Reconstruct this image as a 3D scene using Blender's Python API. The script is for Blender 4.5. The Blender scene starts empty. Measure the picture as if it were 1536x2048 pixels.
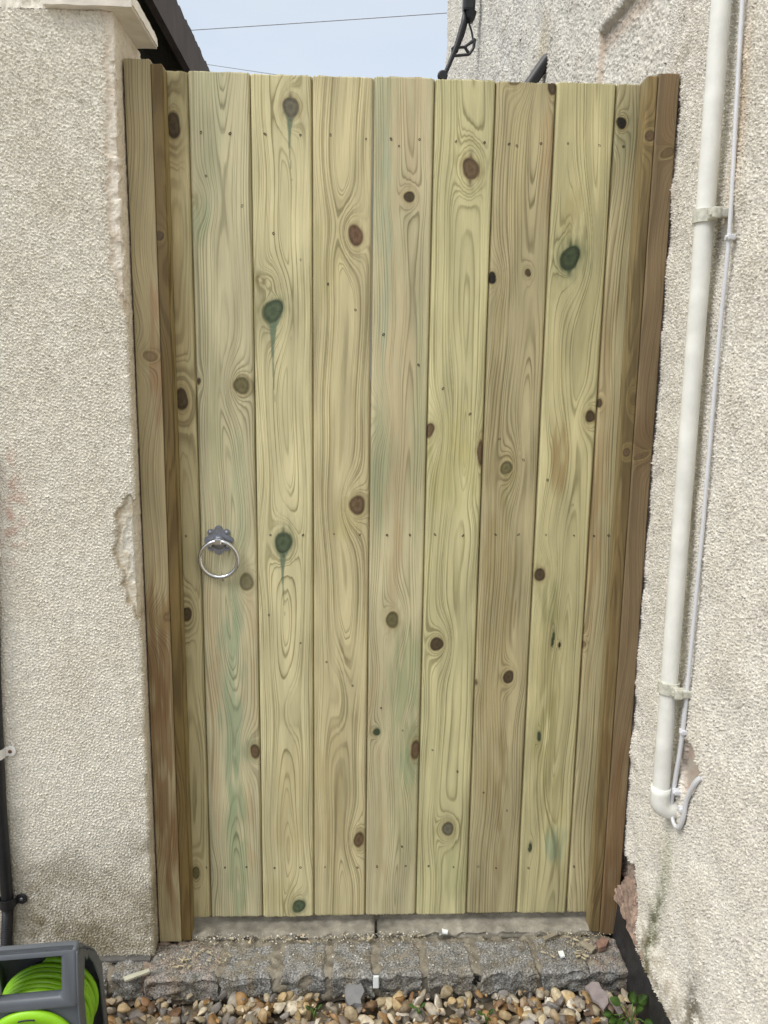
import bpy, bmesh, math, random
import numpy as np
from mathutils import Vector, Matrix
PI = math.pi
S = bpy.context.scene
C = S.collection

# ------------------------------------------------------------------ camera
CAM = (0.3261, -1.6193, 1.2468); ROT = (1.3975, -0.0135, -0.0381); FPX = 1537.0
cd = bpy.data.cameras.new('camera'); cam = bpy.data.objects.new('camera', cd); C.objects.link(cam)
cam.location = CAM; cam.rotation_euler = ROT
cd.sensor_fit = 'VERTICAL'; cd.sensor_height = 36.0; cd.lens = FPX / 2048 * 36.0
cd.clip_start = 0.02; cd.clip_end = 2000
S.camera = cam

# ------------------------------------------------------------------ world, sun, exposure
SUN_EL, SUN_AZ = math.radians(52), math.radians(240)      # high, soft, from behind the camera's left
w = bpy.data.worlds.new('World'); S.world = w; w.use_nodes = True
nt = w.node_tree; nt.nodes.clear()
def N(nt, t, **k):
    n = nt.nodes.new(t)
    for a, b in k.items():
        if a.startswith('i_'): n.inputs[a[2:]].default_value = b
        else: setattr(n, a, b)
    return n
def L(nt, a, b): nt.links.new(a, b)
wo = N(nt, 'ShaderNodeOutputWorld'); bg = N(nt, 'ShaderNodeBackground'); bg.inputs['Strength'].default_value = 0.1
sky = N(nt, 'ShaderNodeTexSky', sky_type='NISHITA', sun_disc=False)
sky.sun_elevation = SUN_EL; sky.sun_rotation = SUN_AZ
tc = N(nt, 'ShaderNodeTexCoord'); mp = N(nt, 'ShaderNodeMapping'); mp.inputs['Scale'].default_value = (1, 1, 2.6)
L(nt, tc.outputs['Generated'], mp.inputs['Vector'])
cl = N(nt, 'ShaderNodeTexNoise'); cl.inputs['Scale'].default_value = 2.2; cl.inputs['Detail'].default_value = 5; cl.inputs['Roughness'].default_value = .5
L(nt, mp.outputs['Vector'], cl.inputs['Vector'])
cr = N(nt, 'ShaderNodeValToRGB'); L(nt, cl.outputs['Fac'], cr.inputs['Fac'])
cr.color_ramp.elements[0].position = .3; cr.color_ramp.elements[0].color = (.64, .76, .93, 1)
cr.color_ramp.elements[1].position = .72; cr.color_ramp.elements[1].color = (.83, .90, .98, 1)
sep = N(nt, 'ShaderNodeSeparateXYZ'); L(nt, tc.outputs['Generated'], sep.inputs[0])
zr = N(nt, 'ShaderNodeMapRange'); zr.inputs['From Min'].default_value = .42; zr.inputs['From Max'].default_value = 1
zr.inputs['To Min'].default_value = 6.6; zr.inputs['To Max'].default_value = 23.0
L(nt, sep.outputs['Z'], zr.inputs['Value'])
zw = N(nt, 'ShaderNodeMapRange'); zw.inputs['From Min'].default_value = .35; zw.inputs['From Max'].default_value = .8; L(nt, sep.outputs['Z'], zw.inputs['Value'])
wm = N(nt, 'ShaderNodeMix', data_type='RGBA'); L(nt, zw.outputs['Result'], wm.inputs['Factor']); L(nt, cr.outputs['Color'], wm.inputs['A']); wm.inputs['B'].default_value = (.93, .90, .85, 1)
vm = N(nt, 'ShaderNodeVectorMath', operation='SCALE'); L(nt, wm.outputs['Result'], vm.inputs[0]); L(nt, zr.outputs['Result'], vm.inputs['Scale'])
mx = N(nt, 'ShaderNodeMix', data_type='RGBA'); mx.inputs['Factor'].default_value = .94
L(nt, sky.outputs['Color'], mx.inputs['A']); L(nt, vm.outputs['Vector'], mx.inputs['B'])
L(nt, mx.outputs['Result'], bg.inputs['Color']); L(nt, bg.outputs['Background'], wo.inputs['Surface'])
sl = bpy.data.lights.new('sun', 'SUN'); sl.energy = 1.35; sl.angle = math.radians(25); sl.color = (1, .96, .9)
sun = bpy.data.objects.new('sun', sl); C.objects.link(sun)
sdir = Vector((math.sin(SUN_AZ) * math.cos(SUN_EL), math.cos(SUN_AZ) * math.cos(SUN_EL), math.sin(SUN_EL)))
sun.rotation_euler = sdir.to_track_quat('Z', 'Y').to_euler(); sun.location = sdir * 20
S.view_settings.view_transform = 'Standard'; S.view_settings.look = 'None'
S.view_settings.exposure = 0.55; S.view_settings.gamma = 1.0

# ------------------------------------------------------------------ helpers
def lin(c):
    c = np.asarray(c, float) / 255.0
    return np.where(c <= .04045, c / 12.92, ((c + .055) / 1.055) ** 2.4)
def rotm(rx, ry, rz):
    cx, sx, cy, sy, cz, sz = math.cos(rx), math.sin(rx), math.cos(ry), math.sin(ry), math.cos(rz), math.sin(rz)
    return np.array([[cz, -sz, 0], [sz, cz, 0], [0, 0, 1]]) @ np.array([[cy, 0, sy], [0, 1, 0], [-sy, 0, cy]]) @ np.array([[1, 0, 0], [0, cx, -sx], [0, sx, cx]])
RM = rotm(*ROT)
def at(px, py, ax, v):
    "where the sight line of a photo pixel meets the real plane axis=v (used to measure the photograph)"
    d = RM @ np.array([(px - 768) / FPX, -(py - 1024) / FPX, -1.0]); o = np.array(CAM)
    return o + d * ((v - o[ax]) / d[ax])

def sstep(a, b, x):
    t = np.clip((x - a) / (b - a), 0, 1); return t * t * (3 - 2 * t)
class Tile:
    def __init__(s, n, res, wl, bw, seed):
        r = np.random.default_rng(seed); f = np.fft.fft2(r.standard_normal((n, n)))
        k = np.fft.fftfreq(n, res); kk = np.sqrt(k[:, None] ** 2 + k[None, :] ** 2); kk[0, 0] = 1e-6
        g = np.exp(-(np.log(kk * wl)) ** 2 / (2 * bw * bw)); g[0, 0] = 0
        a = np.fft.ifft2(f * g).real; s.a = a / a.std(); s.n = n; s.res = res
    def __call__(s, x, y):
        X = x / s.res; Y = y / s.res; i = np.floor(X).astype(int); j = np.floor(Y).astype(int)
        fx = X - i; fy = Y - j; n = s.n; i0 = i % n; i1 = (i + 1) % n; j0 = j % n; j1 = (j + 1) % n; a = s.a
        return (a[j0, i0] * (1 - fx) + a[j0, i1] * fx) * (1 - fy) + (a[j1, i0] * (1 - fx) + a[j1, i1] * fx) * fy
T8 = Tile(1024, .001, .0078, .30, 1); T7 = Tile(1024, .001, .0056, .42, 21)
T4 = Tile(1024, .001, .0040, .30, 2)
T40 = Tile(512, .004, .045, .5, 3)
T200 = Tile(512, .01, .22, .5, 4)
TW = Tile(512, .001, .012, .5, 5)
TL = Tile(512, .002, .05, .5, 6); TR = Tile(256, .001, .016, .5, 8)
T1D = Tile(256, .02, .5, .5, 7)

def link(name, me, mat=None, parent=None):
    if mat: me.materials.append(mat)
    o = bpy.data.objects.new(name, me); C.objects.link(o)
    if parent: o.parent = parent
    return o
def np_mesh(name, V, Q, attrs=None, smooth=True):
    me = bpy.data.meshes.new(name); V = np.ascontiguousarray(V, np.float32).reshape(-1, 3); Q = np.asarray(Q, np.int32)
    me.vertices.add(len(V)); me.vertices.foreach_set('co', V.ravel())
    k = Q.shape[1]; me.loops.add(Q.size); me.loops.foreach_set('vertex_index', Q.ravel())
    me.polygons.add(len(Q)); me.polygons.foreach_set('loop_start', np.arange(0, Q.size, k, dtype=np.int32))
    me.update(calc_edges=True)
    if smooth: me.polygons.foreach_set('use_smooth', np.ones(len(Q), bool))
    for n, a in (attrs or {}).items():
        a = np.ascontiguousarray(a, np.float32)
        if a.size == len(V):
            t = me.attributes.new(n, 'FLOAT', 'POINT'); t.data.foreach_set('value', a.ravel())
        else:
            t = me.attributes.new(n, 'FLOAT_COLOR', 'POINT'); t.data.foreach_set('color', a.ravel())
    me.validate(); me.update()
    return me
def grid_quads(ny, nx, off=0, flip=False):
    i = np.arange(ny * nx).reshape(ny, nx) + off
    q = np.stack([i[:-1, :-1], i[:-1, 1:], i[1:, 1:], i[1:, :-1]], -1).reshape(-1, 4)
    return q[:, ::-1] if flip else q
def rgba(c, a=None):
    c = np.asarray(c); o = np.ones(c.shape[:-1] + (4,)); o[..., :3] = c
    if a is not None: o[..., 3] = a
    return o
def tag(o, label=None, cat=None, group=None, kind=None):
    if label: o['label'] = label
    if cat: o['category'] = cat
    if group: o['group'] = group
    if kind: o['kind'] = kind
    return o
def empty(name, loc, label, cat, group=None, rz=0):
    o = bpy.data.objects.new(name, None); C.objects.link(o); o.location = loc; o.rotation_euler = (0, 0, rz)
    o.empty_display_size = .05
    return tag(o, label, cat, group)
def setp(o, root):            # parent, keeping the world coordinates the mesh was built in
    o.parent = root; o.matrix_parent_inverse = Matrix.LocRotScale(root.location, root.rotation_euler, None).inverted()
    return o
def bm_obj(name, bm, mat, parent=None, smooth=False, keep=True):
    bmesh.ops.recalc_face_normals(bm, faces=bm.faces)
    me = bpy.data.meshes.new(name); bm.to_mesh(me); bm.free()
    if smooth:
        for p in me.polygons: p.use_smooth = len(p.vertices) <= 4
    o = link(name, me, mat)
    if parent:
        if keep: setp(o, parent)
        else: o.parent = parent
    return o
def box(bm, a, b, bev=0, seg=2, M=None):
    r = bmesh.ops.create_cube(bm, size=1); vs = r['verts']
    for v in vs: v.co = Vector([a[i] + (v.co[i] + .5) * (b[i] - a[i]) for i in range(3)])
    if bev:
        es = list({e for v in vs for e in v.link_edges})
        r = bmesh.ops.bevel(bm, geom=es, offset=bev, segments=seg, affect='EDGES', profile=.6); vs = r['verts']
    if M is not None:
        for v in vs: v.co = M @ v.co
def tube(bm, pts, r, n=12, closed=False, cap=True):
    P = [Vector(p) for p in pts]; m = len(P); R = r if hasattr(r, '__len__') else [r] * m
    T = []
    for i in range(m):
        a = P[i - 1] if (i or closed) else P[i]; b = P[(i + 1) % m] if (i < m - 1 or closed) else P[i]
        T.append((b - a).normalized())
    u = T[0].orthogonal().normalized(); rings = []
    for i in range(m):
        if i: u = (T[i - 1].rotation_difference(T[i]) @ u).normalized()
        u = (u - T[i] * u.dot(T[i])).normalized(); v = T[i].cross(u)
        rings.append([bm.verts.new(P[i] + R[i] * (math.cos(2 * PI * k / n) * u + math.sin(2 * PI * k / n) * v)) for k in range(n)])
    for i in range(m if closed else m - 1):
        a, b = rings[i], rings[(i + 1) % m]
        sh = 0
        if closed and i == m - 1:
            sh = min(range(n), key=lambda s: (a[0].co - b[s].co).length)
        for k in range(n): bm.faces.new((a[k], a[(k + 1) % n], b[(k + 1 + sh) % n], b[(k + sh) % n]))
    if cap and not closed: bm.faces.new(rings[0][::-1]); bm.faces.new(rings[-1])
def spline(pts, n=10):
    P = [np.array(p, float) for p in pts]; P = [2 * P[0] - P[1]] + P + [2 * P[-1] - P[-2]]; out = []
    for i in range(1, len(P) - 2):
        for k in range(n):
            t = k / n; a, b, c, d = P[i - 1], P[i], P[i + 1], P[i + 2]
            out.append(.5 * (2 * b + (c - a) * t + (2 * a - 5 * b + 4 * c - d) * t * t + (3 * b - a - 3 * c + d) * t ** 3))
    out.append(P[-2]); return out
def lathe(bm, prof, n=32, M=None):
    rings = []
    for r, z in prof:
        rings.append([bm.verts.new(Vector((r * math.cos(2 * PI * k / n), r * math.sin(2 * PI * k / n), z))) for k in range(n)])
    for a, b in zip(rings, rings[1:]):
        for k in range(n): bm.faces.new((a[k], a[(k + 1) % n], b[(k + 1) % n], b[k]))
    bm.faces.new(rings[0][::-1]); bm.faces.new(rings[-1])
    if M is not None:
        for r in rings:
            for v in r: v.co = M @ v.co
def prism(bm, poly, d, bev=0):
    "poly: list of 3-D points of a flat outline; d: thickness vector"
    d = Vector(d); a = [bm.verts.new(Vector(p)) for p in poly]; b = [bm.verts.new(Vector(p) + d) for p in poly]; n = len(a)
    fs = [bm.faces.new(a), bm.faces.new(b[::-1])]
    for i in range(n): fs.append(bm.faces.new((a[i], b[i], b[(i + 1) % n], a[(i + 1) % n])))
    if bev:
        es = list({e for f in fs[:1] for e in f.edges})
        bmesh.ops.bevel(bm, geom=es, offset=bev, segments=2, affect='EDGES')

# ------------------------------------------------------------------ materials
def base_mat(name):
    m = bpy.data.materials.new(name); m.use_nodes = True; nt = m.node_tree
    return m, nt, nt.nodes['Principled BSDF']
def simple(name, col, rough=.5, metal=0, var=.12, scale=40, bump=0, spec=.5):
    m, nt, b = base_mat(name); c = lin(col)
    tc = N(nt, 'ShaderNodeTexCoord'); n = N(nt, 'ShaderNodeTexNoise'); n.inputs['Scale'].default_value = scale; n.inputs['Detail'].default_value = 4
    L(nt, tc.outputs['Object'], n.inputs['Vector'])
    r = N(nt, 'ShaderNodeValToRGB'); r.color_ramp.elements[0].position = .3; r.color_ramp.elements[1].position = .7
    r.color_ramp.elements[0].color = (*(c * (1 - var)), 1); r.color_ramp.elements[1].color = (*np.minimum(c * (1 + var), .95), 1)
    L(nt, n.outputs['Fac'], r.inputs['Fac']); L(nt, r.outputs['Color'], b.inputs['Base Color'])
    b.inputs['Roughness'].default_value = rough; b.inputs['Metallic'].default_value = metal; b.inputs['Specular IOR Level'].default_value = spec
    if bump:
        u = N(nt, 'ShaderNodeBump'); u.inputs['Strength'].default_value = bump; u.inputs['Distance'].default_value = .002
        n2 = N(nt, 'ShaderNodeTexNoise'); n2.inputs['Scale'].default_value = scale * 5; n2.inputs['Detail'].default_value = 5
        L(nt, tc.outputs['Object'], n2.inputs['Vector']); L(nt, n2.outputs['Fac'], u.inputs['Height']); L(nt, u.outputs['Normal'], b.inputs['Normal'])
    return m
def attr_mat(name, attr='col', rough=.9, nscale=300, namp=.18, bump=.3, bdist=.001, spec=.25):
    m, nt, b = base_mat(name)
    a = N(nt, 'ShaderNodeAttribute', attribute_name=attr); tc = N(nt, 'ShaderNodeTexCoord')
    n = N(nt, 'ShaderNodeTexNoise'); n.inputs['Scale'].default_value = nscale; n.inputs['Detail'].default_value = 4
    L(nt, tc.outputs['Object'], n.inputs['Vector'])
    mr = N(nt, 'ShaderNodeMapRange'); mr.inputs['From Min'].default_value = .3; mr.inputs['From Max'].default_value = .7
    mr.inputs['To Min'].default_value = 1 - namp; mr.inputs['To Max'].default_value = 1 + namp * .6
    L(nt, n.outputs['Fac'], mr.inputs['Value'])
    v = N(nt, 'ShaderNodeVectorMath', operation='SCALE'); L(nt, a.outputs['Color'], v.inputs[0]); L(nt, mr.outputs['Result'], v.inputs['Scale'])
    L(nt, v.outputs['Vector'], b.inputs['Base Color']); b.inputs['Roughness'].default_value = rough; b.inputs['Specular IOR Level'].default_value = spec
    if bump:
        u = N(nt, 'ShaderNodeBump'); u.inputs['Strength'].default_value = bump; u.inputs['Distance'].default_value = bdist
        L(nt, n.outputs['Fac'], u.inputs['Height']); L(nt, u.outputs['Normal'], b.inputs['Normal'])
    return m
def wood_mat():
    m, nt, b = base_mat('treated_pine')
    ph = N(nt, 'ShaderNodeAttribute', attribute_name='phase'); ea = N(nt, 'ShaderNodeAttribute', attribute_name='early')
    la = N(nt, 'ShaderNodeAttribute', attribute_name='late'); st = N(nt, 'ShaderNodeAttribute', attribute_name='stain')
    gx = N(nt, 'ShaderNodeAttribute', attribute_name='guv')
    fr = N(nt, 'ShaderNodeMath', operation='FRACT'); L(nt, ph.outputs['Fac'], fr.inputs[0])
    r = N(nt, 'ShaderNodeValToRGB'); e = r.color_ramp.elements
    e[0].position = 0; e[0].color = (.10,) * 3 + (1,); e[1].position = 1; e[1].color = (.10,) * 3 + (1,)
    for p, v in ((.08, 0), (.45, .05), (.66, .42), (.80, 1.0), (.93, .75)): x = e.new(p); x.color = (v, v, v, 1)
    L(nt, fr.outputs[0], r.inputs['Fac'])
    # every ring its own strength
    fl = N(nt, 'ShaderNodeMath', operation='FLOOR'); L(nt, ph.outputs['Fac'], fl.inputs[0])
    wn = N(nt, 'ShaderNodeTexWhiteNoise', noise_dimensions='1D'); L(nt, fl.outputs[0], wn.inputs['W'])
    ws = N(nt, 'ShaderNodeMapRange'); ws.inputs['To Min'].default_value = .6; ws.inputs['To Max'].default_value = 1.0
    L(nt, wn.outputs['Value'], ws.inputs['Value'])
    mu = N(nt, 'ShaderNodeMath', operation='MULTIPLY'); L(nt, r.outputs['Color'], mu.inputs[0]); L(nt, ws.outputs['Result'], mu.inputs[1])
    mx = N(nt, 'ShaderNodeMix', data_type='RGBA'); L(nt, mu.outputs[0], mx.inputs['Factor']); L(nt, ea.outputs['Color'], mx.inputs['A']); L(nt, la.outputs['Color'], mx.inputs['B'])
    # fine fibres along the grain, broader blotches
    mp = N(nt, 'ShaderNodeMapping'); mp.inputs['Scale'].default_value = (900, 18, 1); L(nt, gx.outputs['Vector'], mp.inputs['Vector'])
    n = N(nt, 'ShaderNodeTexNoise'); n.inputs['Scale'].default_value = 1; n.inputs['Detail'].default_value = 3; L(nt, mp.outputs['Vector'], n.inputs['Vector'])
    mr = N(nt, 'ShaderNodeMapRange'); mr.inputs['From Min'].default_value = .25; mr.inputs['From Max'].default_value = .75
    mr.inputs['To Min'].default_value = .87; mr.inputs['To Max'].default_value = 1.1; L(nt, n.outputs['Fac'], mr.inputs['Value'])
    mp2 = N(nt, 'ShaderNodeMapping'); mp2.inputs['Scale'].default_value = (40, 5, 1); L(nt, gx.outputs['Vector'], mp2.inputs['Vector'])
    n2 = N(nt, 'ShaderNodeTexNoise'); n2.inputs['Scale'].default_value = 1; n2.inputs['Detail'].default_value = 5; L(nt, mp2.outputs['Vector'], n2.inputs['Vector'])
    mr2 = N(nt, 'ShaderNodeMapRange'); mr2.inputs['From Min'].default_value = .25; mr2.inputs['From Max'].default_value = .75
    mr2.inputs['To Min'].default_value = .88; mr2.inputs['To Max'].default_value = 1.1; L(nt, n2.outputs['Fac'], mr2.inputs['Value'])
    m2 = N(nt, 'ShaderNodeMath', operation='MULTIPLY'); L(nt, mr.outputs['Result'], m2.inputs[0]); L(nt, mr2.outputs['Result'], m2.inputs[1])
    v = N(nt, 'ShaderNodeVectorMath', operation='SCALE'); L(nt, mx.outputs['Result'], v.inputs[0]); L(nt, m2.outputs[0], v.inputs['Scale'])
    m3 = N(nt, 'ShaderNodeMix', data_type='RGBA'); L(nt, st.outputs['Alpha'], m3.inputs['Factor']); L(nt, v.outputs['Vector'], m3.inputs['A'])
    v2 = N(nt, 'ShaderNodeVectorMath', operation='SCALE'); L(nt, st.outputs['Color'], v2.inputs[0]); L(nt, m2.outputs[0], v2.inputs['Scale'])
    L(nt, v2.outputs['Vector'], m3.inputs['B'])
    L(nt, m3.outputs['Result'], b.inputs['Base Color']); b.inputs['Roughness'].default_value = .62; b.inputs['Specular IOR Level'].default_value = .3
    u = N(nt, 'ShaderNodeBump'); u.inputs['Strength'].default_value = .25; u.inputs['Distance'].default_value = .0008
    ad = N(nt, 'ShaderNodeMath', operation='SUBTRACT'); L(nt, n.outputs['Fac'], ad.inputs[0]); L(nt, mu.outputs[0], ad.inputs[1])
    L(nt, ad.outputs[0], u.inputs['Height']); L(nt, u.outputs['Normal'], b.inputs['Normal'])
    return m
WOOD = wood_mat()
RENDER = attr_mat('roughcast_render', nscale=420, namp=.16, bump=.5, bdist=.0012, rough=.92, spec=.2)
STONE = attr_mat('granite', nscale=300, namp=.75, bump=.7, bdist=.0016, rough=.85)
PEBBLE = attr_mat('flint_pebbles', nscale=130, namp=.28, bump=.25, bdist=.001, rough=.55, spec=.4)
CONC = attr_mat('concrete', nscale=160, namp=.16, bump=.4, bdist=.001, rough=.9)
PVC = simple('white_plastic_pipe', (230, 231, 226), .42, var=.10, scale=22, bump=.06)
PVC_D = simple('grubby_white_plastic', (196, 196, 184), .5, var=.22, scale=120, bump=.25)
CABLE = simple('white_cable_sheath', (214, 216, 222), .42, var=.04, scale=40)
BLACK = simple('black_plastic', (30, 32, 36), .45, var=.2, scale=60)
BITUMEN = simple('black_bitumen', (44, 44, 46), .5, var=.35, scale=30, bump=.5)
ZINC = simple('zinc_plated_steel', (150, 154, 164), .38, metal=.9, var=.14, scale=150, bump=.05)
CHROME = simple('bright_steel', (215, 218, 222), .14, metal=1, var=.04, scale=60)
NAIL = simple('nail_hole', (60, 48, 30), .8, var=.4, scale=300)
GREY_P = simple('grey_moulded_plastic', (92, 98, 106), .48, var=.08, scale=16, bump=.05)
LIME = simple('lime_green_plastic', (140, 200, 30), .4, var=.05, scale=20)
HOSE = simple('lime_green_hose', (134, 190, 34), .36, var=.07, scale=30)
DARKWOOD = simple('dark_stained_timber', (62, 54, 54), .8, var=.3, scale=9, bump=.5)
DARKWALL = simple('dark_shed_wall', (52, 54, 50), .9, var=.3, scale=8, bump=.4)
WIREM = simple('grey_wire', (158, 164, 176), .6)
LEAF = simple('weed_leaf', (84, 116, 50), .5, var=.35, scale=45, bump=.2)
CHIPW = simple('pale_wood_chips', (178, 168, 142), .8, var=.3, scale=60)
SLATE = simple('slate_chips', (142, 132, 132), .8, var=.2, scale=50, bump=.3)
WHITEP = simple('white_label_plastic', (232, 238, 240), .4, var=.02)
RUST = simple('rusty_screw', (120, 84, 58), .6, metal=.4, var=.3, scale=300)

# ------------------------------------------------------------------ planks of wood
def poly_in(x, y, poly):
    "signed distance to a polygon (negative inside)"
    ins = np.zeros(x.shape, bool); d = np.full(x.shape, 1e9); n = len(poly)
    for i in range(n):
        x0, y0 = poly[i]; x1, y1 = poly[(i + 1) % n]
        c = ((y0 > y) != (y1 > y)) & (x < (x1 - x0) * (y - y0) / (y1 - y0 + 1e-12) + x0); ins ^= c
        ex, ey = x1 - x0, y1 - y0; t = np.clip(((x - x0) * ex + (y - y0) * ey) / (ex * ex + ey * ey + 1e-12), 0, 1)
        d = np.minimum(d, np.hypot(x - x0 - t * ex, y - y0 - t * ey))
    return np.where(ins, -d, d)

KCOL = {'brown': (102, 84, 62), 'red': (110, 86, 66), 'dark': (78, 66, 48), 'green': (80, 92, 70), 'dgreen': (64, 74, 52),
        'grey': (104, 100, 84), 'black': (34, 30, 24), 'gbrown': (104, 98, 68), 'none': (150, 140, 100)}
def wood_fields(u, v, P, knots, tints, eyes):
    sd = P.get('seed', 0); o = sd * 1.37
    n1 = T1D(v * .8 + o, 0 * v + o * .31); n2 = T1D(v * P.get('nf', .42) + o * 2.1, 0 * v + 1.7 + o * .17) * 1.5
    ue = u.copy(); add = np.zeros_like(u)
    for (ku, kv, rx, ry, col, opt) in knots:
        du, dv = u - ku, v - kv
        q = (du / (1.9 * rx + .002)) ** 2 + (dv / (3.0 * ry + .004)) ** 2
        ue -= du * .85 * np.exp(-q * .55) * opt.get('flow', 1)
        add += opt.get('amp', 3.4) * (rx / .016) * P['sp'] * np.exp(-q * .75)
        e = np.sqrt((du / rx) ** 2 + (dv / (ry * 1.15)) ** 2)
        if col != 'none': add += opt.get('rings', 2.4) * P['sp'] * np.exp(-np.maximum(e - .9, 0) / .55)
    for (eu, ev, rx, ry, a) in eyes:
        q = ((u - eu) / rx) ** 2 + ((v - ev) / ry) ** 2; add += a * P['sp'] * np.exp(-q * .5)
    u0 = P['uc'] + P.get('wob', .008) * n1
    d = P['d0'] + P.get('dn', .008) * n2 + P.get('slope', 0) * (v - .9)
    d = np.sqrt(d * d * (d > 0) + .003 ** 2)
    r = np.sqrt((ue - u0) ** 2 + d * d) + add
    r += .0004 * TL(u + o, v * .07 + o) + .00022 * TW(u + o * 3, v * .04)
    ph = r / P['sp'] + 40 + .40 * TR(r, 0 * r + o * .013) 
    sh = u.shape
    E = np.broadcast_to(lin(P['early']) * np.array([.945, .955, .93]), sh + (3,)).copy(); La = np.broadcast_to(lin(P['late']) * np.array([.90, .92, .94]), sh + (3,)).copy()
    fade = np.clip(.16 + .26 * TL(u * .6 + 9 + o, v * .10 + o) + .22 * T40(u * .5, v * .12 + o), 0, .78)[..., None]
    La = La * (1 - fade) + E * fade
    m = 1 + .05 * TL(u * .8 + 4 + o, v * .12)[..., None] + .05 * T1D(v * .8 + o, u * 3)[..., None]
    E *= m; La *= m
    for (tu, tv, rx, ry, col, s) in tints:
        du = u - tu + .004 * TL(u + o, v * .25 + 3); dv = v - tv
        g = s * np.exp(-.5 * ((du / rx) ** 2 + (dv / ry) ** 2) ** 1.2) * (1 + .30 * TW(u + 7, v * .04 + o) + .30 * TL(u * 1.6 + 2, v * .3 + o))
        g = (s * P.get('ts', .8) * sstep(.10, .85, g / s))[..., None]; c = lin(col)
        E = E * (1 - g) + c * g; La = La * (1 - g) + c * .62 * g
    SC = np.zeros(sh + (3,)); SA = np.zeros(sh)
    for (ku, kv, rx, ry, col, opt) in knots:
        du0, dv0 = u - ku, v - kv; du, dv = du0, dv0; th = np.arctan2(dv, du); c = lin(KCOL[col])
        ra = (.5 if ry < 1.5 * rx else .08) * math.sin(ku * 97 + kv * 31); du, dv = du * math.cos(ra) - dv * math.sin(ra), du * math.sin(ra) + dv * math.cos(ra)
        wv = 1 + .06 * np.sin(th + ku * 70) + .05 * np.sin(2 * th + ku * 90) + .04 * np.sin(3 * th + kv * 50)
        e = np.sqrt((du / rx) ** 2 + (dv / ry) ** 2) / wv
        # darkened grain round the knot
        e2 = np.sqrt((du / (rx * 1.5)) ** 2 + (dv / (ry * 1.9)) ** 2); h = (opt.get('halo', .36) * np.exp(-np.maximum(e - 1, 0) ** 2 / .12) + opt.get('halo', .3) * .7 * np.exp(-e2 ** 2 * .7) * (1 + .5 * TW(u, v * .3 + o))) * (e > .6)
        hc = lin((86, 104, 74)) if 'green' in col else lin((140, 122, 78))
        hh = h[..., None]; E = E * (1 - hh) + hc * hh; La = La * (1 - hh * .8) + hc * .6 * hh * .8
        if col == 'none': continue
        core = sstep(1.10, .90, e) * opt.get('a', 1)
        shade = 1.0 + .12 * np.cos(e * 13) + .05 * TW(u * .8 + o, v * .8) - .50 * np.exp(-((e - .92) / .11) ** 2) * (.75 + .4 * np.sin(th + kv * 60)) + .22 * (1 - e) - .35 * np.exp(-(e / .18) ** 2)
        crk = np.exp(-((np.sin(th * 1.5 + ku * 40)) / .16) ** 2) * (e < .8) * (e > .1) * .28
        kc = c * np.clip(shade - crk, .25, 1.5)[..., None]
        du, dv = du0, dv0
        if opt.get('split'): 
            s_ = np.exp(-(du / (rx * .22)) ** 2) * sstep(1.9, 1.0, np.abs(dv) / ry)
            core = np.maximum(core, s_ * .8)
        if opt.get('drip'):
            Ld = opt['drip']; t = (-dv - ry * .4) / Ld
            wd = rx * .72 * np.exp(-np.maximum(t, 0) * 9) + rx * .20 * np.clip(1 - t, 0, 1)
            wd = wd + .0005 * TL(v * 1.3 + ku, 0 * v + 3) * (t > .1) * (1 - t)
            off = du + .0025 * np.sin(t * 4)
            dm = sstep(1.25, .7, np.abs(off) / np.maximum(wd, 1e-5)) * (t > 0) * (t < 1) * np.clip(1.15 - .55 * t, 0, 1)
            dc = lin((100, 120, 98))
            SC = np.where((dm > core)[..., None], dc, SC); SA = np.maximum(SA, dm * .88)
        SC = np.where((core > .02)[..., None] & (core >= SA * .5)[..., None], kc, SC); SA = np.maximum(SA, core)
        if opt.get('rim') or rx > .009:
            rm = np.exp(-((e - 1.22) / .09) ** 2) * (.55 if opt.get('rim') else .3) * (.7 + .4 * np.sin(th + ku * 30)); rr = rm[..., None]
            E = E * (1 - rr) + lin((206, 196, 154)) * rr; La = La * (1 - rr) + lin((190, 178, 136)) * rr
    return ph, E, La, SC, SA

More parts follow.
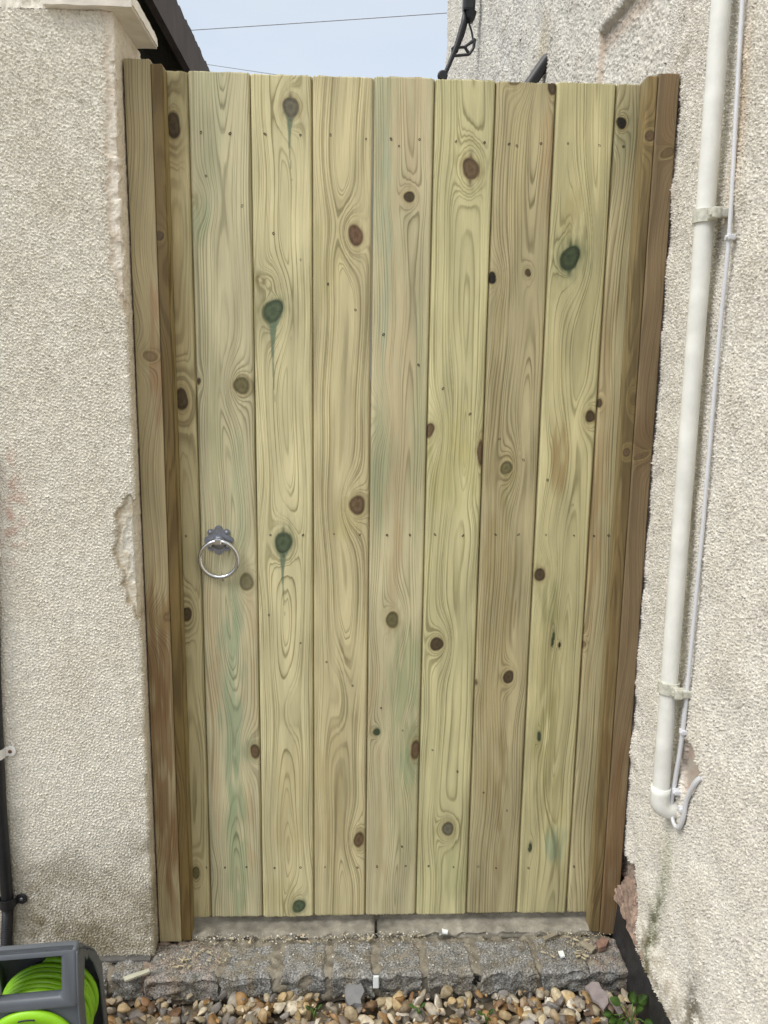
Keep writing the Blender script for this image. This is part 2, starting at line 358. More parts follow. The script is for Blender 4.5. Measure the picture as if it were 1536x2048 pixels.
def plank(name, prof, z0, z1, P, knots=(), tints=(), eyes=(), ushift=None, dv=.0019, parent=None, lean=0.0, jag=.0008):
    "a plank: open cross-section prof [(x,y)...] from back-left over the front to back-right, swept up z"
    pr = []; 
    for a, b in zip(prof, prof[1:]):
        ln = math.hypot(b[0] - a[0], b[1] - a[1]); k = max(1, int(round(ln / .0018)))
        for i in range(k): pr.append((a[0] + (b[0] - a[0]) * i / k, a[1] + (b[1] - a[1]) * i / k))
    pr.append(prof[-1]); pr = np.array(pr)
    s = np.concatenate([[0], np.cumsum(np.hypot(*np.diff(pr, axis=0).T))])
    i0 = int(np.argmin(pr[:, 1] + np.abs(pr[:, 0] - pr[:, 0].mean()) * .001)); s = s - s[i0] + pr[i0, 0]
    nz = int((z1 - z0) / dv); z = np.linspace(z0, z1, nz); nu = len(pr)
    U, V = np.meshgrid(s, z); ph, E, La, SC, SA = wood_fields(U, V, P, knots, tints, eyes)
    co = np.zeros((nz, nu, 3)); co[..., 0] = pr[:, 0]; co[..., 1] = pr[:, 1]; co[..., 2] = V
    co[-1, :, 2] += jag * TW(s * 3 + P.get('seed', 0), s * 0 + 2); co[0, :, 2] += jag * TW(s * 3, s * 0 + 1 + P.get('seed', 0))
    co[..., 1] += .0003 * TL(U, V * .2)
    Q = grid_quads(nz, nu)
    # back face and end caps
    nb = nz * nu; back = np.array([[ (nz - 1) * nu + nu - 1, (nz - 1) * nu, 0, nu - 1]])[:, ::-1]
    me = np_mesh(name, co, Q, dict(phase=ph, early=rgba(E), late=rgba(La), stain=rgba(SC, SA), guv=rgba(np.stack([U + P.get('seed', 0), V, 0 * U], -1))), smooth=False)
    bm = bmesh.new(); bm.from_mesh(me); bm.verts.ensure_lookup_table()
    bm.faces.new([bm.verts[i] for i in range(nu)][::-1]); bm.faces.new([bm.verts[(nz - 1) * nu + i] for i in range(nu)])
    bm.faces.new([bm.verts[i * nu] for i in range(nz)] + [bm.verts[i * nu + nu - 1] for i in range(nz)][::-1])
    bm.to_mesh(me); bm.free()
    o = link(name, me, WOOD)
    if parent: setp(o, parent)
    return o
PXM = 1 / 942.0       # metres per photo pixel at the gate
def K(px, py, rx, ry, col, Y=0.0, **opt):
    p = at(px, py, 1, Y); return (p[0], p[2], rx * PXM, ry * PXM * 1.03, col, opt)
def TN(px, py, rx, ry, col, s, Y=0.0):
    p = at(px, py, 1, Y); return (p[0], p[2], rx * PXM, ry * PXM, col, s)
def EY(px, py, rx, ry, a):
    p = at(px, py, 1, 0); return (p[0], p[2], rx * PXM, ry * PXM, a)

gate = empty('wooden_gate', (.42, 0, 0), 'tall new pine gate of nine vertical knotty boards', 'gate')
H = 1.822
E0, L0 = (206, 196, 150), (150, 138, 92)
GR, GR2, PK, YL, BR = (160, 172, 142), (152, 168, 138), (206, 176, 140), (206, 192, 132), (150, 126, 84)
BD = [
 dict(P=dict(uc=-.03, d0=0.03, sp=0.0055, early=(192, 181, 142), late=(130, 117, 82), dn=0.004, wob=0.004),
      k=[K(347, 250, 13, 22, 'dark'), K(363, 798, 13, 20, 'dark'), K(373, 1228, 11, 15, 'dark'), K(392, 1745, 8, 14, 'gbrown')],
      t=[TN(345, 600, 20, 300, (176, 142, 98), .3)], e=[]),
 dict(P=dict(uc=.066, d0=0.012, sp=0.0056, early=(203, 195, 162), late=(140, 133, 102), dn=0.006, wob=0.004, slope=-.004),
      k=[K(380, 402, 12, 9, 'none', halo=.25, amp=6), K(483, 772, 15, 17, 'gbrown', rim=1), K(493, 1165, 14, 19, 'gbrown', halo=.15, a=.8), K(510, 1503, 10, 15, 'brown'),
         K(397, 763, 4, 6, 'dark'), K(402, 1750, 12, 12, 'none', halo=.2)],
      t=[TN(402, 440, 16, 36, (130, 156, 118), .5), TN(420, 230, 22, 120, (178, 184, 150), .5), TN(478, 1200, 10, 60, GR2, .5), TN(466, 1420, 17, 190, (150, 170, 138), .8), TN(475, 1700, 18, 150, (146, 166, 126), .65),
         TN(480, 1010, 14, 110, (158, 172, 138), .5), TN(505, 1330, 8, 120, (180, 140, 92), .3), TN(425, 1400, 9, 260, (188, 150, 108), .3), TN(500, 1640, 8, 90, (178, 136, 90), .3), TN(430, 900, 10, 160, (150, 162, 112), .3),
         TN(505, 1500, 14, 22, (104, 128, 96), .5)], e=[]),
 dict(P=dict(uc=.184, d0=0.007, sp=0.006, early=(215, 206, 166), late=(143, 132, 91), dn=0.0055, wob=0.003),
      k=[K(581, 215, 15, 17, 'grey', drip=.13, split=1), K(547, 622, 17, 24, 'green', drip=.19, rim=1), K(567, 1086, 17, 22, 'green', drip=.16, rim=1, split=1), K(597, 1812, 14, 15, 'green'),
         K(520, 560, 10, 5, 'none', amp=2)],
      t=[TN(580, 1620, 26, 120, (190, 168, 112), .3), TN(560, 1800, 30, 40, (178, 166, 116), .4)], e=[EY(580, 1420, 14, 70, 2.5), EY(583, 1690, 12, 50, -1.5)]),
 dict(P=dict(uc=.306, d0=0.008, sp=0.0068, early=(206, 195, 156), late=(145, 133, 96), dn=0.006, wob=0.004),
      k=[K(712, 470, 14, 18, 'red', rim=1), K(715, 1010, 16, 18, 'brown', rim=1), K(718, 1680, 11, 17, 'brown', rim=1)],
      t=[TN(650, 520, 26, 60, (166, 160, 108), .4), TN(690, 1040, 30, 30, (176, 166, 108), .4), TN(660, 1600, 30, 120, (184, 166, 116), .4)], e=[EY(681, 1395, 16, 80, 3.0), EY(672, 450, 20, 45, 2)]),
 dict(P=dict(uc=.437, d0=0.009, sp=0.0056, early=(200, 191, 157), late=(142, 133, 101), dn=0.005, wob=0.004, slope=-.003),
      k=[K(819, 394, 10, 10, 'dark', rim=1), K(785, 1239, 13, 17, 'gbrown', rim=1), K(753, 1464, 7, 8, 'dgreen', amp=4), K(831, 1500, 10, 20, 'brown', halo=.5), K(747, 828, 10, 12, 'none', halo=.1, amp=5)],
      t=[TN(772, 480, 7, 190, (158, 178, 156), .55), TN(758, 300, 10, 160, (170, 180, 150), .5), TN(822, 260, 22, 110, (200, 172, 138), .3), TN(800, 820, 24, 200, (202, 176, 134), .3), TN(758, 940, 14, 110, (152, 168, 132), .5), TN(838, 860, 10, 240, (158, 168, 128), .4),
         TN(815, 1390, 26, 110, (142, 158, 118), .65), TN(820, 1535, 22, 34, (132, 160, 124), .6), TN(745, 1430, 7, 120, (176, 142, 92), .3), TN(790, 1130, 10, 80, (176, 146, 104), .45), TN(760, 1700, 10, 120, (168, 146, 92), .3), TN(810, 1640, 22, 90, (150, 156, 108), .4)], e=[EY(790, 1760, 10, 70, -1.5)]),
 dict(P=dict(uc=.556, d0=0.007, sp=0.007, early=(208, 201, 158), late=(147, 139, 97), dn=0.0055, wob=0.004),
      k=[K(941, 338, 15, 20, 'brown', split=1, halo=.4), K(858, 860, 10, 14, 'brown', rim=1), K(874, 1288, 13, 15, 'dark', rim=1), K(895, 1658, 13, 15, 'grey', rim=1), K(962, 905, 7, 24, 'brown', halo=.5)],
      t=[TN(900, 930, 40, 70, (178, 172, 108), .5), TN(925, 860, 24, 40, (206, 196, 140), .5), TN(905, 1750, 30, 50, (160, 164, 116), .5)], e=[EY(915, 760, 14, 80, 2), EY(930, 1000, 22, 40, 2)]),
 dict(P=dict(uc=.684, d0=0.009, sp=0.0052, early=(186, 175, 139), late=(121, 109, 77), dn=0.006, wob=0.004, slope=.003),
      k=[K(984, 556, 9, 11, 'black'), K(1056, 545, 6, 7, 'dark', rim=1), K(1012, 936, 11, 14, 'gbrown', rim=1), K(1017, 1353, 11, 14, 'dark', rim=1), K(1106, 172, 9, 18, 'dark'), K(1030, 160, 12, 9, 'dark', a=.7), K(952, 1365, 3, 6, 'brown')],
      t=[TN(985, 900, 10, 300, (140, 126, 86), .45), TN(1000, 1640, 8, 160, (126, 108, 66), .45), TN(1020, 1000, 12, 60, (136, 132, 86), .5), TN(1095, 330, 10, 90, (180, 140, 98), .4), TN(990, 1300, 30, 300, (160, 140, 90), .35), TN(1040, 300, 24, 120, (190, 178, 132), .4)], e=[EY(1030, 900, 12, 90, 1.5)]),
 dict(P=dict(uc=.796, d0=0.008, sp=0.0066, early=(204, 195, 152), late=(143, 134, 94), dn=0.006, wob=0.004),
      k=[K(1140, 515, 18, 23, 'dgreen', halo=.4, split=1), K(1180, 833, 10, 11, 'dark', halo=.5), K(1079, 1150, 11, 13, 'dark', halo=.5), K(1119, 1290, 3, 6, 'black', amp=2, split=1), K(1106, 1278, 3, 16, 'dgreen', amp=2), K(1078, 1473, 4, 10, 'dgreen', amp=1), K(1060, 1695, 4, 10, 'dgreen', amp=1)],
      t=[TN(1150, 500, 26, 40, (118, 126, 90), .4), TN(1150, 440, 18, 50, (160, 146, 98), .5), TN(1120, 915, 15, 55, (160, 134, 88), .8), TN(1112, 1690, 17, 36, (134, 160, 132), .8), TN(1105, 1600, 22, 60, (142, 132, 84), .5), TN(1098, 1330, 20, 130, (146, 136, 86), .5), TN(1100, 1200, 14, 36, (134, 138, 96), .5), TN(1090, 1480, 24, 90, (150, 144, 92), .5)],
      e=[EY(1120, 905, 16, 62, 2.2), EY(1150, 420, 16, 50, 2.2), EY(1100, 1700, 16, 90, 2)]),
 dict(P=dict(uc=.82, d0=0.03, sp=0.0056, early=(188, 177, 141), late=(129, 118, 84), dn=0.004, wob=0.004),
      k=[K(1243, 245, 9, 11, 'black', halo=.5), K(1198, 806, 6, 9, 'dark'), K(1165, 1290, 6, 8, 'red', a=.8)],
      t=[TN(1245, 260, 24, 50, (150, 152, 118), .5), TN(1200, 900, 14, 250, (180, 150, 108), .4), TN(1180, 1100, 14, 250, (176, 146, 100), .4)], e=[]),
]
for j, b in enumerate(BD):
    x0, x1 = .12 * (j - 1), .12 * j; g = .0003
    prof = [(x0 + g, .021), (x0 + g, .0075), (x0 + .0013, .0050), (x0 + .0032, .0010), (x0 + .0056, 0),
            (x1 - .0056, 0), (x1 - .0032, .0010), (x1 - .0013, .0050), (x1 - g, .0075), (x1 - g, .021)]
    b['P']['seed'] = j * 3 + 1
    plank('board', prof, .0 + .001 * math.sin(j * 2.3), H + .0014 * math.sin(j * 1.9), b['P'], b['k'], b['t'], b['e'], parent=gate)

# nails driven through every board into the hidden ledges and braces
NL = [(402,265),(460,267),(530,268),(601,270),(661,270),(732,278),(782,278),(839,279),(798,292),(912,283),(969,285),(1018,288),(1034,292),(1082,287),(1136,287),(1199,291),(1247,293),
      (372,1072),(385,1070),(495,1068),(541,1070),(606,1070),(668,1068),(720,1069),(774,1070),(820,1070),(870,1069),(926,1071),(991,1069),(1037,1069),(1092,1070),(1148,1071),(1188,1072),(1217,1071),
      (413,1735),(450,1735),(493,1734),(549,1736),(601,1735),(650,1734),(715,1735),(754,1733),(811,1732),(857,1732),(907,1734),(956,1733),(992,1736),(1057,1736),(1148,1733),
      (484,412),(412,352),(547,467),(602,520),(656,568),(711,620),(767,669),(837,730),(886,777),(940,828),(999,878),(1047,920),(1095,960),(1145,1010),
      (446,1160),(538,1230),(601,1286),(653,1324),(705,1371),(762,1416),(805,1461),(865,1500),(915,1543),(967,1585),(1014,1621),(804,1693)]
nme = None; rn = random.Random(5)
for (px, py) in NL:
    p = at(px, py, 1, 0)
    if nme is None:
        bm = bmesh.new(); lathe(bm, [(.0024, .004), (.0027, -.0003), (.0019, -.0005), (.0010, .0009)], 9, Matrix.Rotation(PI / 2, 4, 'X').inverted())
        for v in bm.verts: v.co.y *= 1; v.co.x *= .85
        o = bm_obj('nail', bm, NAIL); nme = o.data
    else:
        o = bpy.data.objects.new('nail', nme); C.objects.link(o)
    o.location = (p[0], -.0002, p[2]); o.rotation_euler = (0, rn.uniform(-1, 1), 0); o.scale = (rn.uniform(.75, 1.1), 1, rn.uniform(.8, 1.35))
    setp(o, gate)

# ring latch
lc = at(438, 1080, 1, 0)
bm = bmesh.new(); out = []
for i in range(96):
    a = 2 * PI * i / 96 + PI / 2; r = .0205 + .0105 * abs(math.cos(4 * a)) ** .55
    if abs(math.sin(a)) > .93: r += .001
    out.append((lc[0] + r * math.cos(a), -.0036, lc[2] + r * math.sin(a)))
prism(bm, out, (0, .0036, 0), .0012)
plate = bm_obj('latch_plate', bm, ZINC, gate)
MX = lambda x, y, z: Matrix.Translation((x, y, z)) @ Matrix.Rotation(PI / 2, 4, 'X')
bm = bmesh.new(); lathe(bm, [(.0152, 0), (.0150, .004), (.0125, .0095), (.0085, .0125), (.004, .0135)], 28, MX(lc[0], -.0034, lc[2] - .004))
boss = bm_obj('boss', bm, ZINC, smooth=True); boss.parent = plate
for a in (45, 135, 225, 315):
    x, z = lc[0] + .0245 * math.cos(math.radians(a)), lc[2] + .0245 * math.sin(math.radians(a)) * (1 if a < 180 else .8)
    bm = bmesh.new(); lathe(bm, [(.0045, 0), (.0043, .0016), (.003, .0026), (.0012, .0028)], 14, MX(x, -.0036, z))
    box(bm, (x - .003, -.0066, z - .0004), (x + .003, -.0060, z + .0004), M=None)
    s = bm_obj('screw', bm, ZINC, smooth=True); s.parent = plate
rc = at(438, 1119, 1, -.015); bm = bmesh.new(); R_ = .0400
tube(bm, [(rc[0] + R_ * math.sin(t), -.0195 + .0045 * (1 - math.cos(t)), rc[2] + R_ * math.cos(t)) for t in np.linspace(0, 2 * PI, 72, endpoint=False)], .0047, 14, closed=True)
o = bm_obj('ring', bm, CHROME, smooth=True); o.parent = plate
bm = bmesh.new(); zt = rc[2] + R_
box(bm, (rc[0] - .0072, -.0265, zt - .006), (rc[0] + .0072, -.0125, zt + .0062), .0015)
o = bm_obj('collar', bm, CHROME); o.parent = plate

# ------------------------------------------------------------------ gate posts with their stop battens
YF = -.042
def rect(x0, x1, y0, y1, b=.002):
    return [(x0, y1), (x0, y0 + b), (x0 + b * .3, y0 + b * .3), (x0 + b, y0), (x1 - b, y0), (x1 - b * .3, y0 + b * .3), (x1, y0 + b), (x1, y1)]
pl = empty('gate_post', (-.085, -.01, -.03), 'pale gate post with narrow stop batten fixed in front of the cream garden wall', 'gate post', 'gate posts')
plank('post', rect(-.1095, -.0600, YF, .034), -.030, 1.827, dict(uc=-.19, d0=.06, sp=.0048, early=(174, 161, 128), late=(128, 114, 84), seed=41, dn=.004),
      [K(300, 713, 14, 9, 'brown', YF, amp=3, a=.6), K(330, 1240, 18, 12, 'none', YF, amp=4, halo=.3)],
      [TN(320, 1300, 30, 110, (128, 98, 68), .65, YF), TN(330, 1560, 14, 200, (132, 94, 62), .5, YF), TN(345, 1750, 14, 100, (132, 98, 62), .5, YF), TN(312, 740, 6, 120, (150, 96, 64), .5, YF), TN(335, 1500, 40, 260, (124, 92, 54), .55, YF)], parent=pl, jag=.0003)
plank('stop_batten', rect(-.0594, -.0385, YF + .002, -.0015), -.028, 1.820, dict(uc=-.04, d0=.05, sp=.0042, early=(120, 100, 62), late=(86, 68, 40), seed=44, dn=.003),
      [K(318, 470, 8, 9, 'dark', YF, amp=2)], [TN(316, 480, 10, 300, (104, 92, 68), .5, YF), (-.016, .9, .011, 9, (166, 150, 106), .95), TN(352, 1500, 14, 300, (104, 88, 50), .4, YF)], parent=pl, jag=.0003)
pr_ = empty('gate_post', (.92, -.01, -.03), 'reddish brown gate post with stop batten against the house wall', 'gate post', 'gate posts')
plank('post', rect(.9075, .9480, YF, .034), -.028, 1.829, dict(uc=1.00, d0=.05, sp=.0044, early=(138, 119, 92), late=(114, 96, 72), seed=47, dn=.003),
      [K(1335, 305, 14, 8, 'brown', YF, amp=3, a=.7), K(1282, 912, 16, 6, 'brown', YF, amp=4, a=.6)],
      [TN(1340, 200, 20, 60, (146, 120, 86), .5, YF), TN(1285, 880, 18, 60, (122, 96, 64), .5, YF), TN(1225, 1700, 30, 200, (126, 94, 58), .6, YF)], parent=pr_, jag=.0003)
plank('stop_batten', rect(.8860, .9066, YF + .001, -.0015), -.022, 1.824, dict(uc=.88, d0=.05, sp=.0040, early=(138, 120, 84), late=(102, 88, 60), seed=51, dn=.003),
      [K(1300, 272, 10, 9, 'brown', YF, amp=3), K(1253, 905, 8, 8, 'brown', YF, amp=2), K(1268, 800, 8, 12, 'dark', YF, amp=2, a=.5)],
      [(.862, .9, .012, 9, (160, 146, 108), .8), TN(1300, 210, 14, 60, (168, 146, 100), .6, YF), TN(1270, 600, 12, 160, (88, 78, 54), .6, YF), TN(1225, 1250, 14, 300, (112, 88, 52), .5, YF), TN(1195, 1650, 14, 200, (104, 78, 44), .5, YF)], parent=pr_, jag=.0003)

# ------------------------------------------------------------------ roughcast walls
def roughcast(a, b, amp):
    t = T7(a, b); h = np.clip(.95 * (np.exp(.72 * t) - 1.05), -.75, 2.3) + .36 * T4(a, b) + .08 * T40(a, b)
    return amp * h
def pxpoly(pts, ax, v, k):
    return [tuple(at(x, y, ax, v)[i] for i in k) for x, y in pts]
CRM = lin((242, 238, 226)); CRM2 = lin((241, 237, 227))

YW = -.085; XE = -.1115                                            # front plane and right edge of the garden wall
gw = empty('garden_wall', (-.3, 0, -.03), 'cream roughcast garden wall left of the gate with chipped edge', 'wall')
def left_grid(prof, zs):
    prof = np.array(prof); s = np.concatenate([[0], np.cumsum(np.hypot(*np.diff(prof, axis=0).T))])
    tn = np.gradient(prof, s, axis=0); nn = np.stack([-tn[:, 1], tn[:, 0]], 1); nn /= np.linalg.norm(nn, axis=1)[:, None]
    U, Z = np.meshgrid(s, zs); X = np.broadcast_to(prof[:, 0], U.shape); Y = np.broadcast_to(prof[:, 1], U.shape)
    A = X + Y * 1.0                                                # unrolled lateral coordinate
    jx = X + .0025 * T40(A, Z) + .0008 * T8(A * .7, Z * .7); jz = Z + .006 * T40(A + .3, Z)
    strip = pxpoly([(209, 30), (212, 200), (212, 330), (216, 420), (222, 520), (240, 600), (268, 660), (400, 660), (400, -40), (209, -40)], 1, YW, (0, 2))
    chip = pxpoly([(330, 985), (268, 992), (240, 1012), (232, 1060), (229, 1110), (243, 1140), (250, 1190), (268, 1222), (288, 1245), (330, 1260)], 1, YW, (0, 2))
    chip2 = pxpoly([(330, 1030), (262, 1034), (245, 1050), (243, 1095), (258, 1115), (256, 1160), (285, 1182), (330, 1186)], 1, YW, (0, 2))
    front = sstep(YW + .03, YW + .004, Y)
    sd1, sd2, sd3 = poly_in(jx, jz, strip), poly_in(jx, jz, chip), poly_in(jx, jz, chip2)
    m1, m2, m3 = sstep(.003, -.003, sd1), sstep(.003, -.002, sd2) * front, sstep(.002, -.002, sd3) * front
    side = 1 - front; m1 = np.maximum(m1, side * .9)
    h = roughcast(A, Z, .0020)
    sm = .0004 * T40(A * 1.5, Z * 1.5) + .00035 * T8(A, Z)
    m = np.maximum(m1, m2)
    h = h * (1 - m) + (sm - .0016) * m - .0035 * m2 - .0030 * m3
    h += .0016 * np.exp(-(sd1 / .004) ** 2) * (1 - side)
    # the arris is knocked about
    edge = np.exp(-((X - XE) / .012) ** 2) * front
    cz_n = T40(Z * .8 + 7, A * .5 + 1.3) + .9 * T40(Z * .3 + 2, Z * 0 + 4)
    h -= edge * (.0055 * sstep(.9, 1.1, cz_n) + .003 * sstep(-.9, -1.05, cz_n)) * (.35 + .65 * m1)
    h -= edge * np.clip(.0016 * T40(Z * .35 + 5, Z * 0 + 2) + .0004 * T8(Z * .6 + A, A + 3) - .0003, -.001, .008) * (1 - .55 * m)
    col = np.broadcast_to(CRM, U.shape + (3,)).copy()
    def mix(c, f): 
        nonlocal col; f = np.clip(f, 0, 1)[..., None]; col = col * (1 - f) + lin(c) * f
    mix((226, 218, 202), .15 + .10 * T200(A, Z)); 
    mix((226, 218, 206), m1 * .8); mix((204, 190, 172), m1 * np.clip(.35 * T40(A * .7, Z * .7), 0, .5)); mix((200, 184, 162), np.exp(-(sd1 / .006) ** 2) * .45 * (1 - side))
    mix((214, 208, 192), m2 * .8); mix((186, 170, 142), m2 * np.clip(.15 + .3 * T40(A, Z), 0, .6)); mix((222, 220, 210), m3 * .85)
    mix((150, 132, 104), np.exp(-(sd2 / .004) ** 2) * .55)
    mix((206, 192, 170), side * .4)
    pk = at(20, 1010, 1, YW); g = np.exp(-(((X - pk[0]) / .03) ** 2 + ((Z - pk[2]) / .10) ** 2)); mix((204, 160, 142), g * np.clip(.22 + .3 * T40(A, Z), 0, .8))
    dt = sstep(.36, -.04, Z + .05 * T200(A, Z) - .10 * sstep(-.28, -.42, X)); mix((140, 130, 104), dt * np.clip(.66 + .10 * T40(A, Z) + .14 * T8(A + .5, Z) + .10 * T200(A + .2, Z), 0, .9))
    mix((150, 138, 112), np.clip(-T7(A, Z) - .9, 0, 1) * .3 * (1 - m))
    mix((110, 96, 74), np.clip(T8(A + .3, Z + .4) - 2.3, 0, 1) * 1.2)
    co = np.stack([X + nn[:, 0] * h, Y + nn[:, 1] * h, Z], -1)
    return co, rgba(col)
def fillet(n=6, r=.006):
    return [(XE - r + r * math.cos(t), YW + r - r * math.sin(t)) for t in np.linspace(0, PI / 2, n)]
def lines(a, b, step): 
    n = max(1, int(math.ceil(abs(b - a) / step))); return list(np.linspace(a, b, n + 1))
pf = [(XE, y) for y in lines(.10, YW + .006, .0024)[:-1]] + fillet() + [(x, YW) for x in lines(XE - .006, -.46, .0018)[1:]] + [(x, YW) for x in lines(-.46, -.80, .006)[1:]]
parts = [left_grid(pf, np.array(lines(-.032, 1.889, .0018)))]
parts.append(left_grid([(x, YW) for x in lines(-.80, -3.0, .02)], np.array(lines(-.1, 2.6, .02))))
parts.append(left_grid([(x, YW) for x in lines(-.231, -.80, .004)], np.array(lines(1.889, 2.6, .006))))
Vs, Qs, Cs, off = [], [], [], 0
for co, c in parts:
    ny, nx = co.shape[:2]; Vs.append(co.reshape(-1, 3)); Qs.append(grid_quads(ny, nx, off, True)); Cs.append(c.reshape(-1, 4)); off += ny * nx
me = np_mesh('render_coat', np.concatenate(Vs), np.concatenate(Qs), dict(col=np.concatenate(Cs)))
setp(link('render_coat', me, RENDER), gw)
bm = bmesh.new(); box(bm, (-3.0, -.072, -.1), (XE - .014, .10, 1.886)); box(bm, (-3.0, -.072, 1.888), (-.236, .10, 2.6))
setp(bm_obj('wall_core', bm, CONC.copy()), gw)
COPE = simple('weathered_coping', (222, 216, 206), .85, var=.14, scale=22, bump=.5)
bm = bmesh.new()
cx0, cx1, cz = -.229, -.071, 1.8895
prism(bm, [(cx1, -.104, cz), (cx1, -.104, cz + .026), (cx1 - .006, -.098, cz + .034), (cx1 - .006, .066, cz + .030), (cx1, .076, cz + .018), (cx1, .076, cz)], (cx0 - cx1, 0, 0), .003)
bmesh.ops.subdivide_edges(bm, edges=[e for e in bm.edges if e.calc_length() > .1], cuts=12, use_grid_fill=True)
for v in bm.verts:
    v.co += Vector((.0005 * math.sin(v.co.y * 160 + v.co.z * 90), .0006 * math.sin(v.co.x * 140), .0005 * math.sin(v.co.x * 90 + v.co.y * 120)))
setp(bm_obj('coping', bm, COPE), gw)
bm = bmesh.new(); box(bm, (-.75, -.101, -.034), (-.116, -.06, -.0265), .001)
setp(bm_obj('damp_course', bm, simple('dark_slate', (92, 90, 88), .8, var=.3, scale=60, bump=.4)), gw)

# ---- house wall on the right
XW = .9465
hw = empty('house_wall', (XW, .5, -.08), 'tall cream roughcast house wall with black plinth on the right', 'wall')
brk = pxpoly([(1230, 1690), (1246, 1714), (1263, 1728), (1270, 1762), (1266, 1800), (1272, 1860), (1281, 1902), (1290, 1930)], 0, .945, (1, 2))
brk = brk + [(brk[-1][0], .02), (.06, .02), (.06, brk[0][1] + .01)]
def wall_fields(Y, Z, fine):
    jy = Y + .003 * T40(Y, Z) + .0015 * T8(Y * .8, Z * .8); jz = Z + .004 * T40(Y + .3, Z)
    sdb = poly_in(jy, jz, brk)
    pat = pxpoly([(1372, 1478), (1388, 1500), (1397, 1545), (1388, 1580), (1366, 1590), (1360, 1530)], 0, .945, (1, 2)); sdp = poly_in(jy, jz, pat)
    h = roughcast(Y * fine * 1.12, Z * fine * 1.12, .0024 / fine)
    mb, mp = sstep(.002, -.002, sdb), sstep(.006, -.003, sdp)
    h = h * (1 - mb) * (1 - mp) - mb * (.013 + .0016 * T8(Y * .5, Z * .5) + .003 * T40(Y, Z)) - .009 * mp
    # sunken panel high on the wall
    a, b = at(1255, 0, 0, .945), at(1199, 66, 0, .945)
    top = b[2] + (Y - b[1]) * (a[2] - b[2]) / (a[1] - b[1]) + .0012 * T40(Y, Z * 0 + .2)
    inp = sstep(-.004, .010, top - Z) * sstep(b[1] + .006, b[1] - .006, Y) * sstep(-.3, .2, Y)
    h -= .013 * inp
    lip = np.exp(-((Z - top - .012) / .014) ** 2) * sstep(b[1] + .01, b[1] - .01, Y) * sstep(.0, .2, Y); h += .004 * lip
    # bellcast at the foot
    h += .010 * sstep(.11, .045, Z - .03) * (1 - mb * .6)
    h += .0015 * T200(Y, Z) + .0016 * T40(Y * .5 + .1, Z * .5) * np.exp(-((Y + .05) / .04) ** 2)
    col = np.broadcast_to(CRM2, Y.shape + (3,)).copy()
    def mix(c, f):
        nonlocal col; f = np.clip(f, 0, 1)[..., None]; col = col * (1 - f) + lin(c) * f
    mix((226, 217, 202), np.clip(.12 + .12 * T200(Y, Z), 0, .5))
    band = np.exp(-((top - Z - .030) / .022) ** 2) * sstep(b[1] + .01, b[1] - .01, Y) * sstep(.05, .2, Y); mix((184, 158, 134), band * .55)  # brown band below the lip, with the lip's shade put into the colour
    vl = np.exp(-((Y - b[1] - .0) / .008) ** 2) * (Z < top) * (Z > 1.6); mix((190, 166, 142), vl * .6)
    mix((156, 138, 126), mb * .95); mix((120, 98, 88), mb * np.clip(.5 * T40(Y * .8, Z * .8), 0, .8)); mix((186, 176, 164), mp * .9); mix((186, 166, 154), mp * np.clip(.5 * T40(Y, Z) + .3, 0, .8))
    mix((214, 184, 140), np.exp(-(((Y + .312) / .022) ** 2 + ((Z - 1.68) / .16) ** 2)) * .5)
    # dirt and moss below the pipe and at the foot
    ys = -.255 + .02 * np.sin(Z * 14); g = np.exp(-((Y - ys) / .024) ** 2) * sstep(.42, .34, Z); mix((176, 178, 150), g * .5)
    mix((74, 80, 52), g * sstep(.36, .10, Z) * np.clip(.62 + .5 * T40(Y, Z) + .3 * T8(Y + .2, Z), 0, 1))
    g = np.exp(-(((Y + .43) / .035) ** 2 + ((Z - .13) / .06) ** 2)); mix((84, 80, 68), g * np.clip(.75 + .4 * T40(Y, Z) + .3 * T8(Y + .2, Z), 0, .9))
    mix((150, 136, 108), sstep(.20, .03, Z) * np.clip(.3 + .25 * T40(Y, Z), 0, .7) * (1 - mb))
    for (px, py, ry, rz) in ((1428, 480, .012, .05), (1370, 1400, .012, .035)):
        p = at(px, py, 0, .94); g = np.exp(-(((Y - p[1]) / ry) ** 2 + ((Z - p[2]) / rz) ** 2)); mix((110, 104, 84), g * np.clip(.4 + .4 * T8(Y, Z + .3), 0, .8))
    p = at(1085, 100, 0, .945); g = np.exp(-(((Y - p[1]) / .09) ** 2 + ((Z - p[2]) / .10) ** 2)); mix((196, 182, 146), g * .55)
    mix((160, 148, 124), np.clip(-T7(Y, Z) - .9, 0, 1) * .3 * (1 - mb))
    return h, col
def right_grid(ys, zs, k=1.0):
    Y, Z = np.meshgrid(np.array(ys), np.array(zs)); h, col = wall_fields(Y, Z, k)
    return np.stack([XW - h, Y, Z], -1), rgba(col)
parts = [right_grid(lines(-.72, .06, .0019), lines(.046, 2.10, .0019)),
         right_grid(lines(.06, 1.5, .0036), lines(1.5, 3.0, .0034)),
         right_grid(lines(1.5, 4.10, .0065), lines(1.5, 3.9, .0042), .7), right_grid(lines(.06, 1.5, .02), lines(3.0, 3.9, .02)),
         right_grid(lines(.06, 4.10, .02), lines(3.9, 5.2, .02)),
         right_grid(lines(-.72, .06, .008), lines(2.10, 5.2, .008)),
         right_grid(lines(-3.6, -.72, .02), lines(.046, 5.2, .02)),
         right_grid(lines(.06, 4.10, .04), lines(.046, 1.5, .04))]
Vs, Qs, Cs, off = [], [], [], 0
for co, c in parts:
    ny, nx = co.shape[:2]; Vs.append(co.reshape(-1, 3)); Qs.append(grid_quads(ny, nx, off, True)); Cs.append(c.reshape(-1, 4)); off += ny * nx
